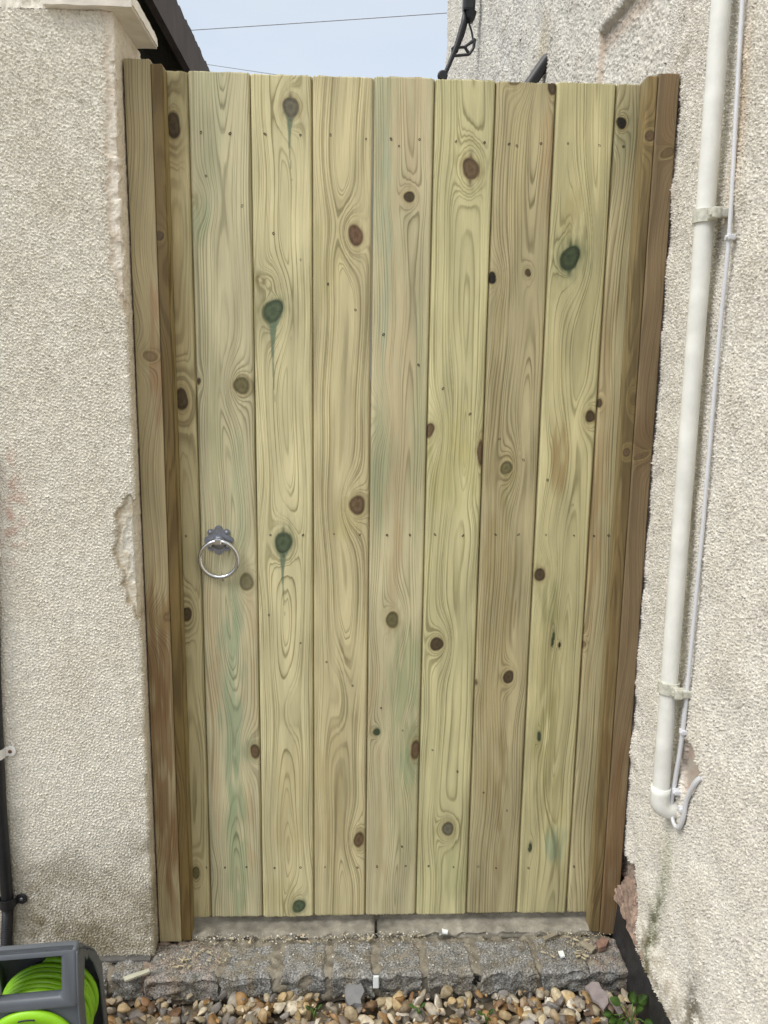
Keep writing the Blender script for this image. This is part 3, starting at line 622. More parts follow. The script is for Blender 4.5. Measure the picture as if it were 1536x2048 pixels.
me = np_mesh('render_coat', np.concatenate(Vs), np.concatenate(Qs), dict(col=np.concatenate(Cs)))
setp(link('render_coat', me, RENDER), hw)
bm = bmesh.new(); box(bm, (XW + .022, -3.6, -.1), (4.5, 4.10, 5.2))
o = bm_obj('wall_core', bm, simple('plain_render', (214, 206, 192), .9, var=.1, scale=30, bump=.5)); setp(o, hw)
bm = bmesh.new(); n = 60
for side in (0,):
    rows = []
    for i in range(n + 1):
        y = -.9 + 1.2 * i / n; dz = .003 * math.sin(y * 47) + .002 * math.sin(y * 131)
        rows.append([bm.verts.new((x, y, z)) for x, z in ((XW + .02, .062 + dz), (XW - .002, .060 + dz), (XW - .0035 + .001 * math.sin(y * 83), .03), (XW - .006 + .0015 * math.sin(y * 60), -.03), (XW - .010 + .002 * math.sin(y * 40), -.12))])
    for a, b in zip(rows, rows[1:]):
        for k in range(4): bm.faces.new((a[k], a[k + 1], b[k + 1], b[k]))
setp(bm_obj('plinth', bm, BITUMEN, smooth=True), hw)

fk = [at(x, y, 0, .936) for x, y in ((1225, 1783), (1240, 1768), (1252, 1752), (1262, 1772), (1266, 1820), (1269, 1868), (1284, 1908), (1290, 1934), (1262, 1872), (1243, 1826))]
bm = bmesh.new(); prism(bm, fk, (.012, 0, 0)); bmesh.ops.triangulate(bm, faces=bm.faces[:])
for _ in range(3): bmesh.ops.subdivide_edges(bm, edges=[e for e in bm.edges if e.calc_length() > .007], cuts=1); bmesh.ops.triangulate(bm, faces=bm.faces[:])
rj = random.Random(8)
for v in bm.verts: v.co += Vector((rj.uniform(-.0022, .0018) + .003 * math.sin(v.co.z * 120) * math.sin(v.co.y * 150), rj.uniform(-.0018, .0018), rj.uniform(-.0018, .0018)))
setp(bm_obj('broken_render_flake', bm, simple('brown_undercoat', (158, 136, 122), .95, var=.3, scale=60, bump=.8)), hw)

# ------------------------------------------------------------------ waste pipe, cable
XP, RP = .9185, .0158
p0, p1 = at(1443, 0, 0, XP), at(1321, 1585, 0, XP); yp = (p0[1] + p1[1]) / 2; zb = p1[2]
wp = empty('waste_pipe', (XP, yp, zb), 'white plastic waste pipe running down the house wall', 'pipe')
bm = bmesh.new(); tube(bm, [(XP, p1[1] + (p0[1] - p1[1]) * t * 1.0, zb + (p0[2] - zb) * t) for t in (0, .004, .02, .1, .25, .4, .55, .7, .85, 1, 1.4)], RP, 24, cap=False)
bm_obj('straight_pipe', bm, PVC, wp, True)
bm = bmesh.new(); el = []
for t in np.linspace(0, PI / 2, 9): el.append((XP + .020 * (1 - math.cos(t)), p1[1], zb - .014 - .020 * math.sin(t)))
tube(bm, [(XP, p1[1], zb + .012)] + [(XP, p1[1], zb)] + el + [(XW + .02, p1[1], zb - .034)], RP + .0028, 24)
bm_obj('elbow', bm, PVC, wp, True)
for (px, py) in ((1413, 432), (1332, 1368)):
    p = at(px, py, 0, XP); bm = bmesh.new(); y = p1[1] + (p0[1] - p1[1]) * (p[2] - zb) / (p0[2] - zb); z = p[2]
    tube(bm, [(XP, y, z - .011), (XP, y, z - .0105), (XP, y, z + .0105), (XP, y, z + .011)], [RP + .001, RP + .0042, RP + .0042, RP + .001], 24)
    box(bm, (XP - .004, y - .042, z - .009), (XP + .010, y - .012, z + .009), .003)
    box(bm, (XP + .006, y - .040, z - .007), (XW + .004, y - .020, z + .007), .002)
    box(bm, (XP - .0065, y - .036, z - .004), (XP - .003, y - .029, z + .004), .001)
    bm_obj('pipe_clip', bm, PVC_D, wp)
XC = .9405
cb = [(1499, -150), (1488, 0), (1475, 230), (1461, 475), (1440, 690), (1413, 1000), (1390, 1240), (1368, 1465), (1353, 1560), (1345, 1610), (1349, 1645), (1360, 1656), (1370, 1636), (1377, 1600), (1393, 1566), (1402, 1552)]
cp = [at(x, y, 0, XC) for x, y in cb]; cp[-1][0] += .012; cp[-2][0] += .002
wc = empty('white_cable', tuple(cp[7]), 'thin white cable clipped to the house wall beside the waste pipe', 'cable')
bm = bmesh.new(); pts = spline(cp, 8); pts = [p + np.array([-.002 if 40 < i < 92 else -.0025, 0, 0]) for i, p in enumerate(pts)]
tube(bm, pts, .0036, 10); tube(bm, [p + np.array([.001, .0052, .0]) for p in pts[54:]], .0034, 10)
bm_obj('sheath', bm, CABLE, wc, True)
for (px, py) in ((1461, 475), (1368, 1463), (1354, 1583), (1366, 1617)):
    p = at(px, py, 0, XC); bm = bmesh.new(); box(bm, (XC - .0075, p[1] - .008, p[2] - .0045), (XW, p[1] + .0065, p[2] + .0045), .002)
    lathe(bm, [(.003, 0), (.0028, .002), (.001, .003)], 10, Matrix.Translation((XC - .007, p[1] - .0045, p[2])) @ Matrix.Rotation(-PI / 2, 4, 'Y'))
    bm_obj('cable_clip', bm, CABLE, wc)

# stub of an overflow pipe beyond the gate
a = at(1092, 122, 0, XW); d = Vector((-.055, .0, -.080)) 
bm = bmesh.new(); A = Vector(a); tube(bm, [A + Vector((.03, -.012, .02)), A, A + d * .9, A + d * 1.8], [.020, .020, .020, .020], 18)
tag(bm_obj('overflow_pipe', bm, BLACK, smooth=True), 'short black overflow pipe slanting out of the house wall above the gate', 'pipe')

# black cable bracket with small box at the far corner of the house wall
YB = 2.55
def pb(px, py, Y=YB): return at(px, py, 1, Y)
br = empty('cable_bracket', tuple(pb(886, 155)), 'black bracket with box and dangling cable at the far house corner', 'bracket')
bm = bmesh.new(); q = pb(938, 0); r = pb(938, 34)
box(bm, (q[0] - .030, YB - .03, r[2] + .02), (q[0] + .030, YB + .03, q[2] + .14), .012); lathe(bm, [(.03, 0), (.022, -.03), (.010, -.05)], 16, Matrix.Translation((q[0] + .01, YB, r[2] + .022)))
bm_obj('junction_box', bm, BLACK, br)
bm = bmesh.new(); tube(bm, [pb(931, 20), pb(928, 45), pb(914, 90), pb(898, 130), pb(888, 152), pb(880, 175)], [.012, .016, .014, .011, .012, .011], 10)
tube(bm, [pb(934, 40), pb(926, 70), pb(912, 105)], .008, 8)
lathe(bm, [(.02, -.012), (.026, -.004), (.026, .008), (.02, .014)], 14, Matrix.Translation(pb(885, 152)) @ Matrix.Rotation(PI / 2, 4, 'X'))
bm_obj('arm', bm, BLACK, br, True)
bm = bmesh.new(); 
for a_, b_ in (((905, 96), (930, 94)), ((930, 94), (950, 78)), ((950, 78), (947, 96)), ((947, 96), (938, 109)), ((938, 109), (906, 112)), ((906, 112), (905, 96)), ((930, 95), (938, 108)), ((938, 88), (950, 80))):
    tube(bm, [pb(*a_), pb(*b_)], .0075, 8)
bm_obj('clamp', bm, BLACK, br)
bm = bmesh.new(); tube(bm, spline([pb(*p) for p in ((940, 28), (938, 45), (943, 62), (946, 80), (948, 92), (943, 102))], 8), .005, 8)
bm_obj('loop_cable', bm, BLACK, br, True)

# ------------------------------------------------------------------ shed on the left, beyond the gate
sh = empty('dark_shed', (-.9, 2.4, -.1), 'dark timber outbuilding with deep fascia beyond the left garden wall', 'outbuilding')
bm = bmesh.new(); box(bm, (-2.2, .95, -.1), (-.47, 4.4, 2.46)); bm_obj('wall', bm, DARKWALL, sh)
bm = bmesh.new(); rr = random.Random(3); ny = 140
z0f, z1f = 2.378, 2.530
rows = []
for i in range(ny + 1):
    y = .80 + 3.8 * i / ny; j = rr.uniform(-.006, .006)
    rows.append([bm.verts.new(c) for c in ((-.325, y, z0f), (-.300, y, z0f - .0), (-.300, y, z1f + j), (-.325, y, z1f + j + .003), (-.325, y, z0f + .001))])
for a_, b_ in zip(rows, rows[1:]):
    for k in range(4): bm.faces.new((a_[k], a_[k + 1], b_[k + 1], b_[k]))
bm.faces.new(rows[0][:4]); bm.faces.new(rows[-1][:4][::-1])
bm_obj('fascia', bm, DARKWOOD, sh)
bm = bmesh.new(); box(bm, (-2.2, .82, 2.465), (-.327, 4.58, 2.52)); bm_obj('roof', bm, DARKWALL, sh)

# overhead wires
for i, (p, q, lab) in enumerate(((((388, 60)), (900, 25), 'higher overhead wire crossing the sky, rising to the right'), ((420, 130), (510, 143), 'lower faint overhead wire sinking behind the gate top'))):
    a, b = at(*p, 1, 14), at(*q, 1, 14); d = b - a; bm = bmesh.new()
    A, B = a - d * (1.2 if i == 0 else 6), b + d * (1.5 if i == 0 else 14)
    tube(bm, [A + (B - A) * t + np.array([0, 0, -.05 * 4 * t * (1 - t) + .05 * .9]) for t in np.linspace(0, 1, 30)], .0085 if i == 0 else .006, 6)
    tag(bm_obj('overhead_wire', bm, WIREM, smooth=True), lab, 'wire', 'overhead wires')

# ------------------------------------------------------------------ ground, doorstep, setts, gravel
bm = bmesh.new(); s = 300; vs = [bm.verts.new(v) for v in ((-s, -s, -.112), (s, -s, -.112), (s, s, -.112), (-s, s, -.112))]; bm.faces.new(vs)
tag(bm_obj('ground', bm, simple('bare_soil', (104, 94, 78), .95, var=.35, scale=14, bump=.6)), kind='structure')

def slab(name, x0, x1, y0, y1, zt, zb, colf, mat, res=.004, rough=.0012, rnd=.010, parent=None, seed=0, tilt=0):
    "a worn block: rounded gridded top that runs down its front and sides"
    nx = int((x1 - x0) / res) + 1; ny = int((y1 - y0) / res) + 1; nd = int((zt - zb) / res) + 1
    u = np.linspace(-1, 1, nx); v = np.linspace(-1, 1, ny)
    sx = np.concatenate([np.full(nd, x0), np.linspace(x0, x1, nx), np.full(nd, x1)]); dx = np.concatenate([np.linspace(1, 0, nd), np.zeros(nx), np.linspace(0, 1, nd)])
    sy = np.concatenate([np.full(nd, y0), np.linspace(y0, y1, ny), np.full(nd, y1)]); dy = np.concatenate([np.linspace(1, 0, nd), np.zeros(ny), np.linspace(0, 1, nd)])
    X, Y = np.meshgrid(sx, sy); DX, DY = np.meshgrid(dx, dy); D = np.maximum(DX, DY)
    ex = np.minimum(X - x0, x1 - X); ey = np.minimum(Y - y0, y1 - Y)
    rr = rnd * (1 + .4 * T40(X + seed, Y + seed)); fx = np.clip(1 - ex / rr, 0, 1); fy = np.clip(1 - ey / rr, 0, 1)
    f = np.minimum(np.hypot(fx, fy), 1); drop = rr * (1 - np.sqrt(1 - np.minimum(f, .98) ** 2))
    Z = zt - drop - D * (zt - zb - .01) + rough * (T8(X + seed, Y + D * .1 + seed) * .8 + .6 * T4(X, Y + D * .1) + 1.1 * T40(X + seed, Y)) + tilt * (Y - y1)
    inx = .5 * rr * (1 - np.sqrt(1 - np.minimum(fx, .98) ** 2))
    X2 = X + .0022 * T40(Y + D * .1, X + seed + D * .1) * (D > 0); Y2 = Y + (.0022 * T40(X * .6 + seed, D * .05 + .3) + rough * .6 * T8(X, D * .08)) * (D > 0)
    col = colf(X, Y, D, seed)
    me = np_mesh(name, np.stack([X2, Y2, Z], -1), grid_quads(len(sy), len(sx)), dict(col=rgba(col)))
    o = link(name, me, mat)
    if parent: setp(o, parent)
    return o
def conc_col(X, Y, D, s):
    c = np.broadcast_to(lin((136, 132, 122)), X.shape + (3,)) * (1 + .10 * T40(X + s, Y) + .12 * T200(X + s, Y))[..., None]
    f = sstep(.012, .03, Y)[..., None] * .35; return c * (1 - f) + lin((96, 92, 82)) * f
for x0, x1, lab in ((-.11, .3815, 'grey concrete edging slab under the latch half of the gate'), (.3895, .93, 'grey concrete edging slab under the hinge half of the gate')):
    o = slab('concrete_edging', x0, x1, -.030, .035, -.0215, -.07, conc_col, CONC, rough=.0006, rnd=.008, seed=x0)
    tag(o, lab, 'doorstep', 'concrete edging slabs under the gate')

sr = empty('sett_row', (.35, -.1, -.09), 'row of grey granite setts bedded in mortar below the gate', 'paving')
def sett_col(X, Y, D, s):
    c = np.broadcast_to(lin((138, 138, 136)), X.shape + (3,)) * (1 + .10 * T40(X + s, Y) + .16 * T8(X + s, Y + D * .1) + .2 * T4(X + .3, Y + D * .1))[..., None]
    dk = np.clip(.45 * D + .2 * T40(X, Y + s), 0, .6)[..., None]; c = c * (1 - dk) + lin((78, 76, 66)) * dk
    dirt = np.clip(.3 * T40(X * .7 + 2, Y * .7 + s) + .1, 0, .6)[..., None]; return c * (1 - dirt) + lin((128, 118, 98)) * dirt
def pink_col(X, Y, D, s):
    f = np.clip(.55 * .4 + .25 * T40(X + s, Y), 0, .6)[..., None] * (1 - .6 * D[..., None]); return sett_col(X, Y, D, s) * (1 - f) + lin((150, 132, 120)) * f
SX = [(-.242, -.202), (-.185, -.128), (-.113, .036), (.050, .151), (.178, .268), (.291, .373), (.394, .479), (.500, .592), (.617, .735), (.752, .848), (.857, .938)]
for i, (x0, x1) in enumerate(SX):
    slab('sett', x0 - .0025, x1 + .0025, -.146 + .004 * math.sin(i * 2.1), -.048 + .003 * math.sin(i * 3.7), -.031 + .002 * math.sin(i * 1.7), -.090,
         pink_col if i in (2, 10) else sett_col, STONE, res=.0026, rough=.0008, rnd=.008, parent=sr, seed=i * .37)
def mort_col(X, Y, D, s):
    c = np.broadcast_to(lin((128, 122, 110)), X.shape + (3,)) * (1 + .14 * T40(X + s, Y) + .1 * T8(X, Y))[..., None]
    f = np.clip(.55 * np.exp(-((X + .09) / .06) ** 2), 0, 1)[..., None]; return c * (1 - f) + lin((150, 126, 114)) * f
slab('mortar_bed', -.40, .944, -.140, -.030, -.0345, -.105, mort_col, CONC, res=.004, rough=.0016, rnd=.012, parent=sr, seed=.9)

# gravel
rng = np.random.default_rng(11)
def pebble(seed):
    r = np.random.default_rng(seed); bm = bmesh.new(); bmesh.ops.create_icosphere(bm, subdivisions=3, radius=1)
    co = np.array([v.co for v in bm.verts]); F = np.array([[v.index for v in f.verts] for f in bm.faces]); bm.free()
    for _ in range(r.integers(7, 13)):                    # knock flat facets off
        n = r.standard_normal(3); n /= np.linalg.norm(n); d = r.uniform(.42, .85); t = co @ n; co -= np.outer(np.maximum(t - d, 0) * .88, n)
    for _ in range(3):
        n = r.standard_normal(3) * 1.6; co *= (1 + .07 * np.sin(co @ n + r.uniform(0, 6)))[:, None]
    co *= np.array([r.uniform(1, 1.35), r.uniform(.6, .98), r.uniform(.36, .78)]); return co, F
PB = [pebble(i) for i in range(24)]
PCOL = [(162, 136, 96), (142, 112, 76), (112, 108, 104), (138, 134, 130), (160, 148, 128), (196, 182, 152), (132, 124, 114), (190, 180, 160), (120, 110, 98), (176, 164, 140), (170, 138, 96), (190, 166, 124), (140, 108, 70), (206, 190, 156), (160, 150, 136), (122, 116, 112), (214, 204, 182), (124, 92, 62), (176, 160, 130), (146, 142, 140), (172, 134, 86), (112, 90, 70), (222, 214, 198), (150, 118, 76)]
Vs, Fs, Cs, off = [], [], [], 0
def add_pebble(x, y, z, r, tilt=.5, ci=None):
    global off
    co, F = PB[rng.integers(len(PB))]; a = rng.uniform(0, 6.28); e = rng.normal(0, tilt, 2)
    M = rotm(e[0], e[1], a); p = (co * r) @ M.T + np.array([x, y, z]); c = lin(PCOL[ci if ci is not None else rng.integers(len(PCOL))]) * rng.uniform(.58, 1.02)
    c2 = lin(PCOL[rng.integers(len(PCOL))]); k = np.clip(.5 + .9 * np.sin(co @ rng.standard_normal(3) * 2.0 + rng.uniform(0, 6)), 0, 1)[:, None] * rng.uniform(0, .55)
    Vs.append(p); Fs.append(F + off); Cs.append(rgba(c * (1 - k) + c2 * k)); off += len(p)
placed = []
for lay, (n, zl, r0, r1) in enumerate(((1300, -.098, .013, .022), (1400, -.087, .011, .021), (760, -.078, .007, .017), (1500, -.078, .0025, .006))):
    for i in range(n):
        x, y = rng.uniform(-.55, .935), rng.uniform(-.72, -.145); r = rng.uniform(r0, r1)
        if rng.random() < .06: r *= 1.35
        add_pebble(x, y, zl + rng.uniform(-.004, .004) - .02 * max(0, -.55 - y), r)
me = np_mesh('gravel', np.concatenate(Vs), np.concatenate(Fs), dict(col=np.concatenate(Cs)), smooth=False)
tag(link('gravel', me, PEBBLE), kind='stuff')

# splinters and sawdust left on the setts
bm = bmesh.new(); rr = random.Random(9)
for i in range(620):
    big = i < 60
    if i % 3 == 0: x, y = rr.gauss(-.02, .05), rr.uniform(-.13, -.035)
    elif i % 3 == 1: x, y = rr.uniform(.05, .5), rr.gauss(-.045, .008)
    else: x, y = rr.gauss(.84, .05), rr.uniform(-.12, -.035)
    if not -.105 < x < .935: continue
    z = -.026 + rr.uniform(0, .002); l = rr.uniform(.003, .009) if big else rr.uniform(.0008, .0026); wd = l * rr.uniform(.2, .45)
    M = Matrix.Translation((x, y, z)) @ Matrix.Rotation(rr.uniform(0, 6.3), 4, 'Z') @ Matrix.Rotation(rr.uniform(-.25, .25), 4, 'Y')
    prism(bm, [M @ Vector(c) for c in ((-l, -wd, 0), (l * .7, -wd * rr.uniform(.3, 1), 0), (l, wd * rr.uniform(-.4, .6), 0), (-l * rr.uniform(.5, 1), wd, 0))], (0, 0, rr.uniform(.0006, .0018)))
tag(bm_obj('wood_chippings', bm, CHIPW), kind='stuff')
bm = bmesh.new(); rr = random.Random(19)
for i in range(520):
    x, y = (rr.uniform(-.04, .5), rr.gauss(-.040, .009)) if i % 2 else (rr.uniform(-.1, .93), rr.uniform(-.13, -.03))
    sz = rr.uniform(.0006, .0019) * (1.6 if rr.random() < .06 else 1); z = -.028 + sz * .5 if y < -.046 else -.024
    M = Matrix.Translation((x, y, z)) @ Matrix.Rotation(rr.uniform(0, 6.3), 4, (rr.random(), rr.random(), 1))
    prism(bm, [M @ Vector(c) * 1 for c in ((-sz, -sz * .6, 0), (sz, -sz * .8, 0), (sz * .6, sz * .8, 0), (-sz * .7, sz * .6, 0))], (0, 0, sz * .7))
tag(bm_obj('plaster_crumbs', bm, simple('plaster_dust', (226, 222, 212), .9, var=.06)), kind='stuff')
# larger pieces one can point to
def shard(name, pts, z, th, mat, lab, cat, group=None, tilt=(0, 0)):
    P = [at(x, y, 2, z) for x, y in pts]; c = np.mean(P, 0); bm = bmesh.new()
    prism(bm, [(p[0], p[1], p[2] + tilt[0] * (p[0] - c[0]) + tilt[1] * (p[1] - c[1])) for p in P], (0, 0, -th)); return tag(bm_obj(name, bm, mat), lab, cat, group)
shard('wood_offcut', [(246, 1953), (297, 1937), (300, 1943), (250, 1961)], -.022, .004, simple('green_tinted_offcut', (186, 186, 168), .8, var=.15), 'pale greenish wood splinter lying on setts below the garden wall', 'wood splinter', tilt=(.03, 0))
shard('wood_offcut', [(1158, 1884), (1168, 1880), (1192, 1895), (1184, 1903)], -.020, .005, simple('grey_offcut', (150, 142, 124), .8, var=.2), 'grey wood splinter near the foot of the brown gate post', 'wood splinter')
shard('wood_offcut', [(1084, 1874), (1112, 1863), (1116, 1868), (1090, 1880)], -.020, .005, simple('grey_offcut', (140, 132, 116), .8, var=.2), 'thin grey wood splinter on the edging right of the gate middle', 'wood splinter')
shard('plaster_chip', [(1116, 1902), (1126, 1901), (1130, 1912), (1122, 1914)], -.022, .004, WHITEP, 'small white plaster flake on the right end of the setts', 'plaster flake')
shard('plaster_chip', [(884, 1857), (896, 1860), (895, 1866), (885, 1864)], -.018, .004, WHITEP, 'small white plaster flake by the concrete edging right of its joint', 'plaster flake')
shard('brick_fragment', [(1192, 1884), (1204, 1874), (1218, 1878), (1212, 1892), (1198, 1896)], -.018, .012, simple('red_brick', (138, 110, 96), .9, var=.3, scale=90, bump=.5), 'small red brick fragment at the foot of the brown gate post', 'brick fragment')
shard('slate_piece', [(1170, 1974), (1184, 1966), (1197, 1968), (1203, 1979), (1214, 1988), (1217, 2004), (1208, 2014), (1197, 2002), (1186, 1996), (1180, 1984)], -.058, .006, SLATE, 'large flat mauve slate piece on gravel near the black plinth', 'slate piece', tilt=(.1, .15))
shard('slate_piece', [(1218, 1994), (1226, 1992), (1246, 2024), (1240, 2030)], -.056, .006, SLATE, 'long thin grey slate piece beside the green weed', 'slate piece')
shard('slate_piece', [(689, 1980), (697, 1967), (712, 1966), (722, 1972), (729, 1984), (721, 1996), (723, 2003), (709, 2001), (699, 2005), (692, 1994)], -.058, .012, simple('blue_grey_stone', (118, 118, 120), .75, var=.15, scale=60, bump=.3), 'big flat grey stone on gravel left of the white tag', 'stone', tilt=(.1, .3))
p = at(752, 1963, 1, -.150); bm = bmesh.new(); box(bm, (p[0] - .0048, -.1535, p[2] - .014), (p[0] + .0048, -.1510, p[2] + .014), .0006); box(bm, (p[0] - .0068, -.1512, p[2] - .016), (p[0] + .0068, -.1490, p[2] + .017), .0008)
for f in bm.faces: f.material_index = 1 if f.calc_center_median().y > -.1511 else 0
o = bm_obj('white_tag', bm, WHITEP); o.data.materials.append(BLACK); tag(o, 'tiny white tag with black backing standing against the setts', 'tag')
# dark clump by the setts
bm = bmesh.new(); bmesh.ops.create_icosphere(bm, subdivisions=4, radius=1); c0 = at(944, 1962, 2, -.066)
for v in bm.verts:
    c = v.co.copy(); k = 1 + .22 * math.sin(c.x * 7 + 1) * math.sin(c.y * 6 + c.z * 5) + .12 * math.sin(c.x * 19 + c.z * 13) + .08 * math.sin(c.y * 31 + c.x * 23)
    v.co = Vector((c0[0] + c.x * .019 * k, c0[1] + .004 + c.y * .014 * k, -.062 + c.z * .018 * k))
tag(bm_obj('dark_clump', bm, simple('black_moss', (30, 30, 28), .95, var=.4, scale=120, bump=.8), smooth=True), 'small black mossy clump at the front edge of the setts', 'clump')

# weeds
def leaf(bm, base, d, up, ln, wd, droop=.25):
    d = Vector(d).normalized(); s = d.cross(Vector(up)).normalized(); nrm = s.cross(d); n = 9; rows = []
    for i in range(n + 1):
        t = i / n; hw = wd * math.sin(PI * min(t * .92 + .05, 1)) ** .8 * (1 - .25 * t); c = Vector(base) + d * ln * t - nrm * droop * ln * t * t
        rows.append([bm.verts.new(c - s * hw + nrm * hw * .25), bm.verts.new(c), bm.verts.new(c + s * hw + nrm * hw * .25)])
    for a, b in zip(rows, rows[1:]):
        for k in range(2): bm.faces.new((a[k], a[k + 1], b[k + 1], b[k]))
def weed(name, base, leaves, lab):
    r = empty(name, tuple(base), lab, 'weed'); base = Vector(base); bs = bmesh.new(); bl = []
    for (tip, ln, wd) in leaves:
        tip = Vector(tip); d = tip - base; m = base + d * .5 + Vector((0, 0, .012)); tube(bs, spline([base, m, tip], 5), .0011, 6)
        b2 = bmesh.new(); dd = Vector((d.x, d.y, abs(d.z) * .3 + .002)); leaf(b2, tip, dd, (0, -.55, 1), ln, wd)
        bmesh.ops.solidify(b2, geom=b2.faces[:], thickness=.0004); bl.append(b2)
    bm_obj('stem', bs, LEAF, r)
    for b2 in bl: bm_obj('leaf', b2, LEAF, r, True)
wb = at(1262, 2052, 2, -.075)
def wl(px, py, z, l, w_): return (at(px, py, 2, z), l, w_)
weed('weed', wb, [wl(1277, 2008, -.020, .026, .012), wl(1265, 2007, -.035, .024, .013), wl(1272, 2022, -.030, .024, .012), wl(1240, 2010, -.035, .022, .011), wl(1236, 2040, -.045, .024, .012), wl(1225, 2030, -.045, .020, .010), wl(1248, 2046, -.045, .022, .012), wl(1288, 2044, -.045, .022, .012)], 'green leafy weed growing in the gravel beside the black plinth')
for (px, py, lab) in ((836, 2032, 'dark green weed sprig in gravel below the white tag'), (628, 2036, 'small weed sprig in gravel left of the big flat grey stone'), (972, 2046, 'small weed sprig in gravel below the black clump')):
    b0 = at(px, py, 2, -.08); weed('weed', b0, [(b0 + np.array([dx * .8, dy * .8, .016]), .013, .0045) for dx, dy in ((-.010, .004), (.009, .006), (.002, -.009))], lab)

# ------------------------------------------------------------------ things on the garden wall
cc = [(-14, 1250), (-12, 1330), (-6, 1480), (2, 1640), (12, 1770), (15, 1800), (15, 1830), (13, 1880), (11, 1930), (9, 1980)]
CP = [at(x, y, 1, YW - .013) for x, y in cc]
cn = empty('black_conduit', tuple(CP[-2]), 'black ribbed conduit running down the left edge of garden wall', 'conduit')
bm = bmesh.new(); up = spline([at(-30, 900, 1, YW - .013)] + CP[:6], 14); tube(bm, up, .0125, 18); bm_obj('sleeve', bm, BLACK, cn, True)
lo = spline(CP[5:], 60); bm = bmesh.new(); tube(bm, lo, [.0108 + .0011 * math.sin(i * 1.25) for i in range(len(lo))], 18); bm_obj('ribbed_hose', bm, BLACK, cn, True)
def saddle(name, px, py, mat, scr, parent=None):
    p = at(px, py, 1, YW - .004); bm = bmesh.new(); x0 = p[0]
    prof = [(x0 + .013 * math.cos(t) - .0 - .013, YW - .013 - .0145 * math.sin(t) + .0) for t in np.linspace(-.4, PI + .4, 16)]
    out = [(x + .0, y, p[2] - .0105) for x, y in prof]
    pts = [(x0 - .026, YW - .006), *[(x0 - .0125 + .0170 * math.cos(t), YW - .013 - .0185 * math.sin(t)) for t in np.linspace(PI, 0, 14)], (x0 + .0055, YW - .0065), (x0 + .009, YW - .006), (x0 + .0135, YW - .006)]
    inn = [(x, y + .0022) for x, y in pts][::-1]
    prism(bm, [(x, y, p[2] - .0105) for x, y in pts + inn], (0, 0, .021))
    lathe(bm, [(.0118, 0), (.0118, .0024), (.0102, .0032)], 24, Matrix.Translation((x0 + .0135, YW - .0036, p[2])) @ Matrix.Rotation(PI / 2, 4, 'X'))
    o = bm_obj(name, bm, mat, cn)
    bm = bmesh.new(); lathe(bm, [(.0042, 0), (.0038, .0018), (.0015, .0024)], 12, Matrix.Translation((x0 + .0135, YW - .0062, p[2])) @ Matrix.Rotation(PI / 2, 4, 'X'))
    s_ = bm_obj('screw', bm, scr, smooth=True); s_.parent = o
saddle('saddle_clip', 8, 1502, simple('white_clip_plastic', (226, 226, 224), .4, var=.04), RUST)
saddle('saddle_clip', 31, 1797, BLACK, ZINC)
p = at(0, 1108, 1, YW); bm = bmesh.new(); lathe(bm, [(.010, 0), (.010, .004), (.007, .007)], 20, Matrix.Translation((p[0] - .006, YW - .001, p[2])) @ Matrix.Rotation(PI / 2, 4, 'X'))
tag(bm_obj('wall_plug_cap', bm, simple('white_cap', (226, 224, 218), .5, var=.04)), 'small round white cap on garden wall above the white clip', 'cap')

# ------------------------------------------------------------------ hose reel
hr = empty('hose_reel', (-.229, -.445, -.075), 'grey hose reel box with lime green hose at the bottom left', 'hose reel', rz=math.radians(5.5))
def hp(name, bm, mat, smooth=False, bevel=0, parent=None):
    bmesh.ops.recalc_face_normals(bm, faces=bm.faces); me = bpy.data.meshes.new(name); bm.to_mesh(me); bm.free()
    if smooth:
        for p in me.polygons: p.use_smooth = True
    o = link(name, me, mat, parent or hr)
    if bevel:
        md = o.modifiers.new('bevel', 'BEVEL'); md.width = bevel; md.segments = 3; md.limit_method = 'ANGLE'; md.angle_limit = math.radians(35)
        for p in me.polygons: p.use_smooth = True
    return o
def ring_plate(bm, outer, inner, d):
    "flat plate with a hole; outer and inner outlines have the same count"
    d = Vector(d); n = len(outer); o0 = [bm.verts.new(Vector(p)) for p in outer]; i0 = [bm.verts.new(Vector(p)) for p in inner]
    o1 = [bm.verts.new(Vector(p) + d) for p in outer]; i1 = [bm.verts.new(Vector(p) + d) for p in inner]
    for k in range(n):
        j = (k + 1) % n
        bm.faces.new((o0[k], o0[j], i0[j], i0[k])); bm.faces.new((o1[k], i1[k], i1[j], o1[j])); bm.faces.new((o0[k], o1[k], o1[j], o0[j])); bm.faces.new((i0[k], i0[j], i1[j], i1[k]))
W_ = .084
# front frame round the window (leans back a little), local x right, y away, z up
def fy(z): return (z - .238) * .18
o_ = [(-W_, .238), (W_, .238), (W_, .340), (-W_, .340)]; i_ = [(-.056, .258), (.056, .258), (.056, .327), (-.056, .327)]
bm = bmesh.new(); ring_plate(bm, [(x, fy(z), z) for x, z in o_], [(x, fy(z), z) for x, z in i_], (0, .024, 0))
hp('front_frame', bm, GREY_P, bevel=.008)
# rounded shell that hugs the drum from the frame's top edge over to the ground behind
bm = bmesh.new(); rows = []
tp = [(.0185, .3385), (.024, .3410), (.034, .3385), (.062, .317), (.090, .292), (.116, .265), (.138, .235), (.152, .19), (.160, .10), (.164, .0)]
xs = [-1, -.985, -.95, -.88, -.7, -.35, 0, .35, .7, .88, .95, .985, 1]
for (y, z) in tp:
    rows.append([bm.verts.new((x * (W_ + .002 + .03 * max(0, .30 - z)), y, z - .012 * (max(0, abs(x) - .86) / .14) ** 2)) for x in xs])
for a, b in zip(rows, rows[1:]):
    for k in range(len(xs) - 1): bm.faces.new((a[k], a[k + 1], b[k + 1], b[k]))
bmesh.ops.solidify(bm, geom=bm.faces[:], thickness=.004)
hp('top_cover', bm, GREY_P, smooth=True)
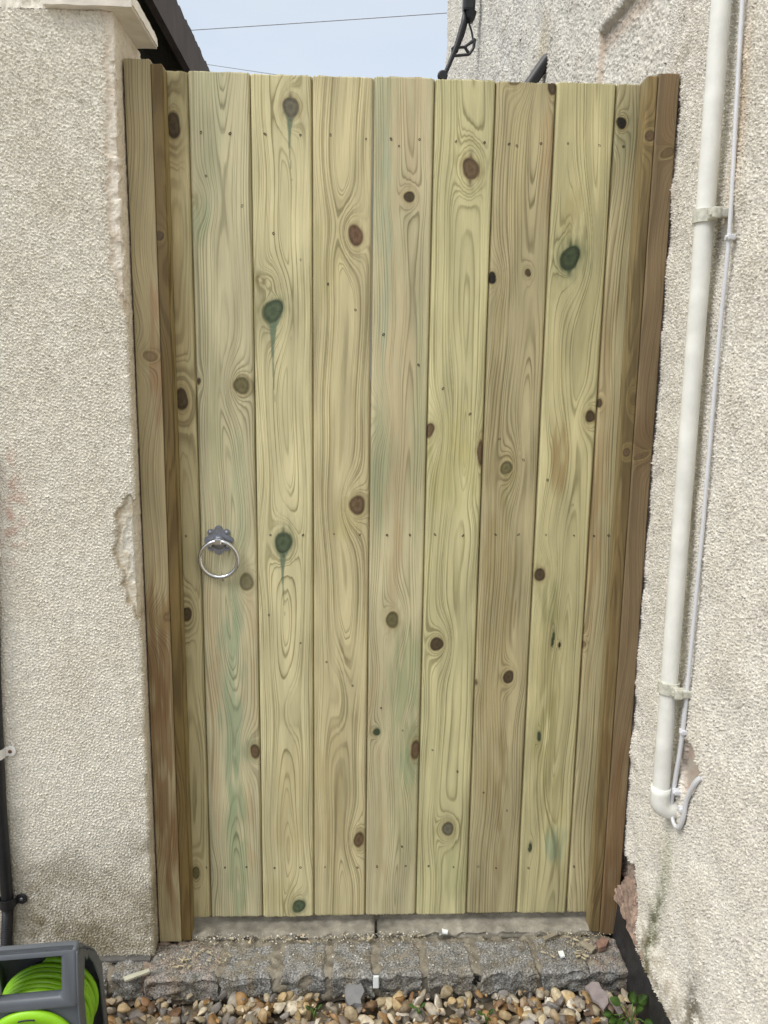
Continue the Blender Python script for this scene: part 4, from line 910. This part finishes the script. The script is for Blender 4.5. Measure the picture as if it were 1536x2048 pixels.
# lower front panel behind the frame, carries the crank disc
bm = bmesh.new(); prism(bm, [(-.092, .008, 0), (.092, .008, 0), (.083, .010, .242), (-.083, .010, .242)], (0, .006, 0))
hp('front_panel', bm, GREY_P, bevel=.002)
for sx in (-1, 1):
    bm = bmesh.new()
    prism(bm, [(sx * .0815, .004, .240), (sx * .0815, .016, .335), (sx * .080, .046, .326), (sx * .081, .060, .296), (sx * .083, .034, .235), (sx * .091, .024, .0), (sx * .091, .010, .0)], (sx * .004, 0, 0))
    prism(bm, [(sx * .0805, .086, .292), (sx * .083, .124, .250), (sx * .087, .150, .20), (sx * .091, .160, 0), (sx * .091, .140, 0), (sx * .087, .130, .18), (sx * .083, .110, .235), (sx * .0805, .078, .280)], (sx * .004, 0, 0))
    prism(bm, [(sx * .080, .044, .327), (sx * .0802, .088, .291), (sx * .0805, .080, .266), (sx * .080, .058, .294)], (sx * .0036, 0, 0))
    hp('side_panel', bm, GREY_P, bevel=.002)
cz_ = .150
bm = bmesh.new(); lathe(bm, [(.080, 0), (.082, .004), (.080, .0095), (.072, .0120), (.061, .0112), (.0575, .008), (.0565, .002)], 64, Matrix.Translation((0, .008, cz_ + .008)) @ Matrix.Rotation(PI / 2, 4, 'X'))
disc = hp('crank_disc', bm, LIME, smooth=True)
bm = bmesh.new(); lathe(bm, [(.0562, 0), (.0562, .006), (.05, .008), (.02, .009)], 48, Matrix.Translation((0, .008, cz_ + .008)) @ Matrix.Rotation(PI / 2, 4, 'X'))
hp('hub', bm, GREY_P, smooth=True, parent=disc)
for a in range(0, 360, 60):
    bm = bmesh.new(); t0 = math.radians(a + 90); pts = [(.069 * math.cos(t0 + d), -.0042, cz_ + .008 + .069 * math.sin(t0 + d)) for d in np.linspace(-.2, .2, 8)]
    tube(bm, pts, .0015, 8); hp('slot', bm, BLACK, parent=disc)
# hose wound on a drum whose axis points at the camera
bm = bmesh.new(); pts = []
for lay, (R0, n) in enumerate(((.069, 8), (.080, 8))):
    for k in range(n * 40):
        t = k / 40; y = .026 + .0126 * t if lay == 0 else .026 + .0126 * (n - t) - .002
        R1 = R0 + .0016 * math.sin(t * 2.1 + lay); a = 2 * PI * t
        pts.append((R1 * math.sin(a), y + .0025 * math.sin(a * .5 + t), cz_ + R1 * math.cos(a) * 1.06))
tube(bm, pts, .0062, 10); hp('hose', bm, HOSE, smooth=True)
bm = bmesh.new(); lathe(bm, [(.076, 0), (.076, .003), (.058, .004), (.058, .108), (.076, .109), (.078, .112)], 40, Matrix.Translation((0, .138, cz_)) @ Matrix.Rotation(PI / 2, 4, 'X'))
hp('drum', bm, BLACK, smooth=False)
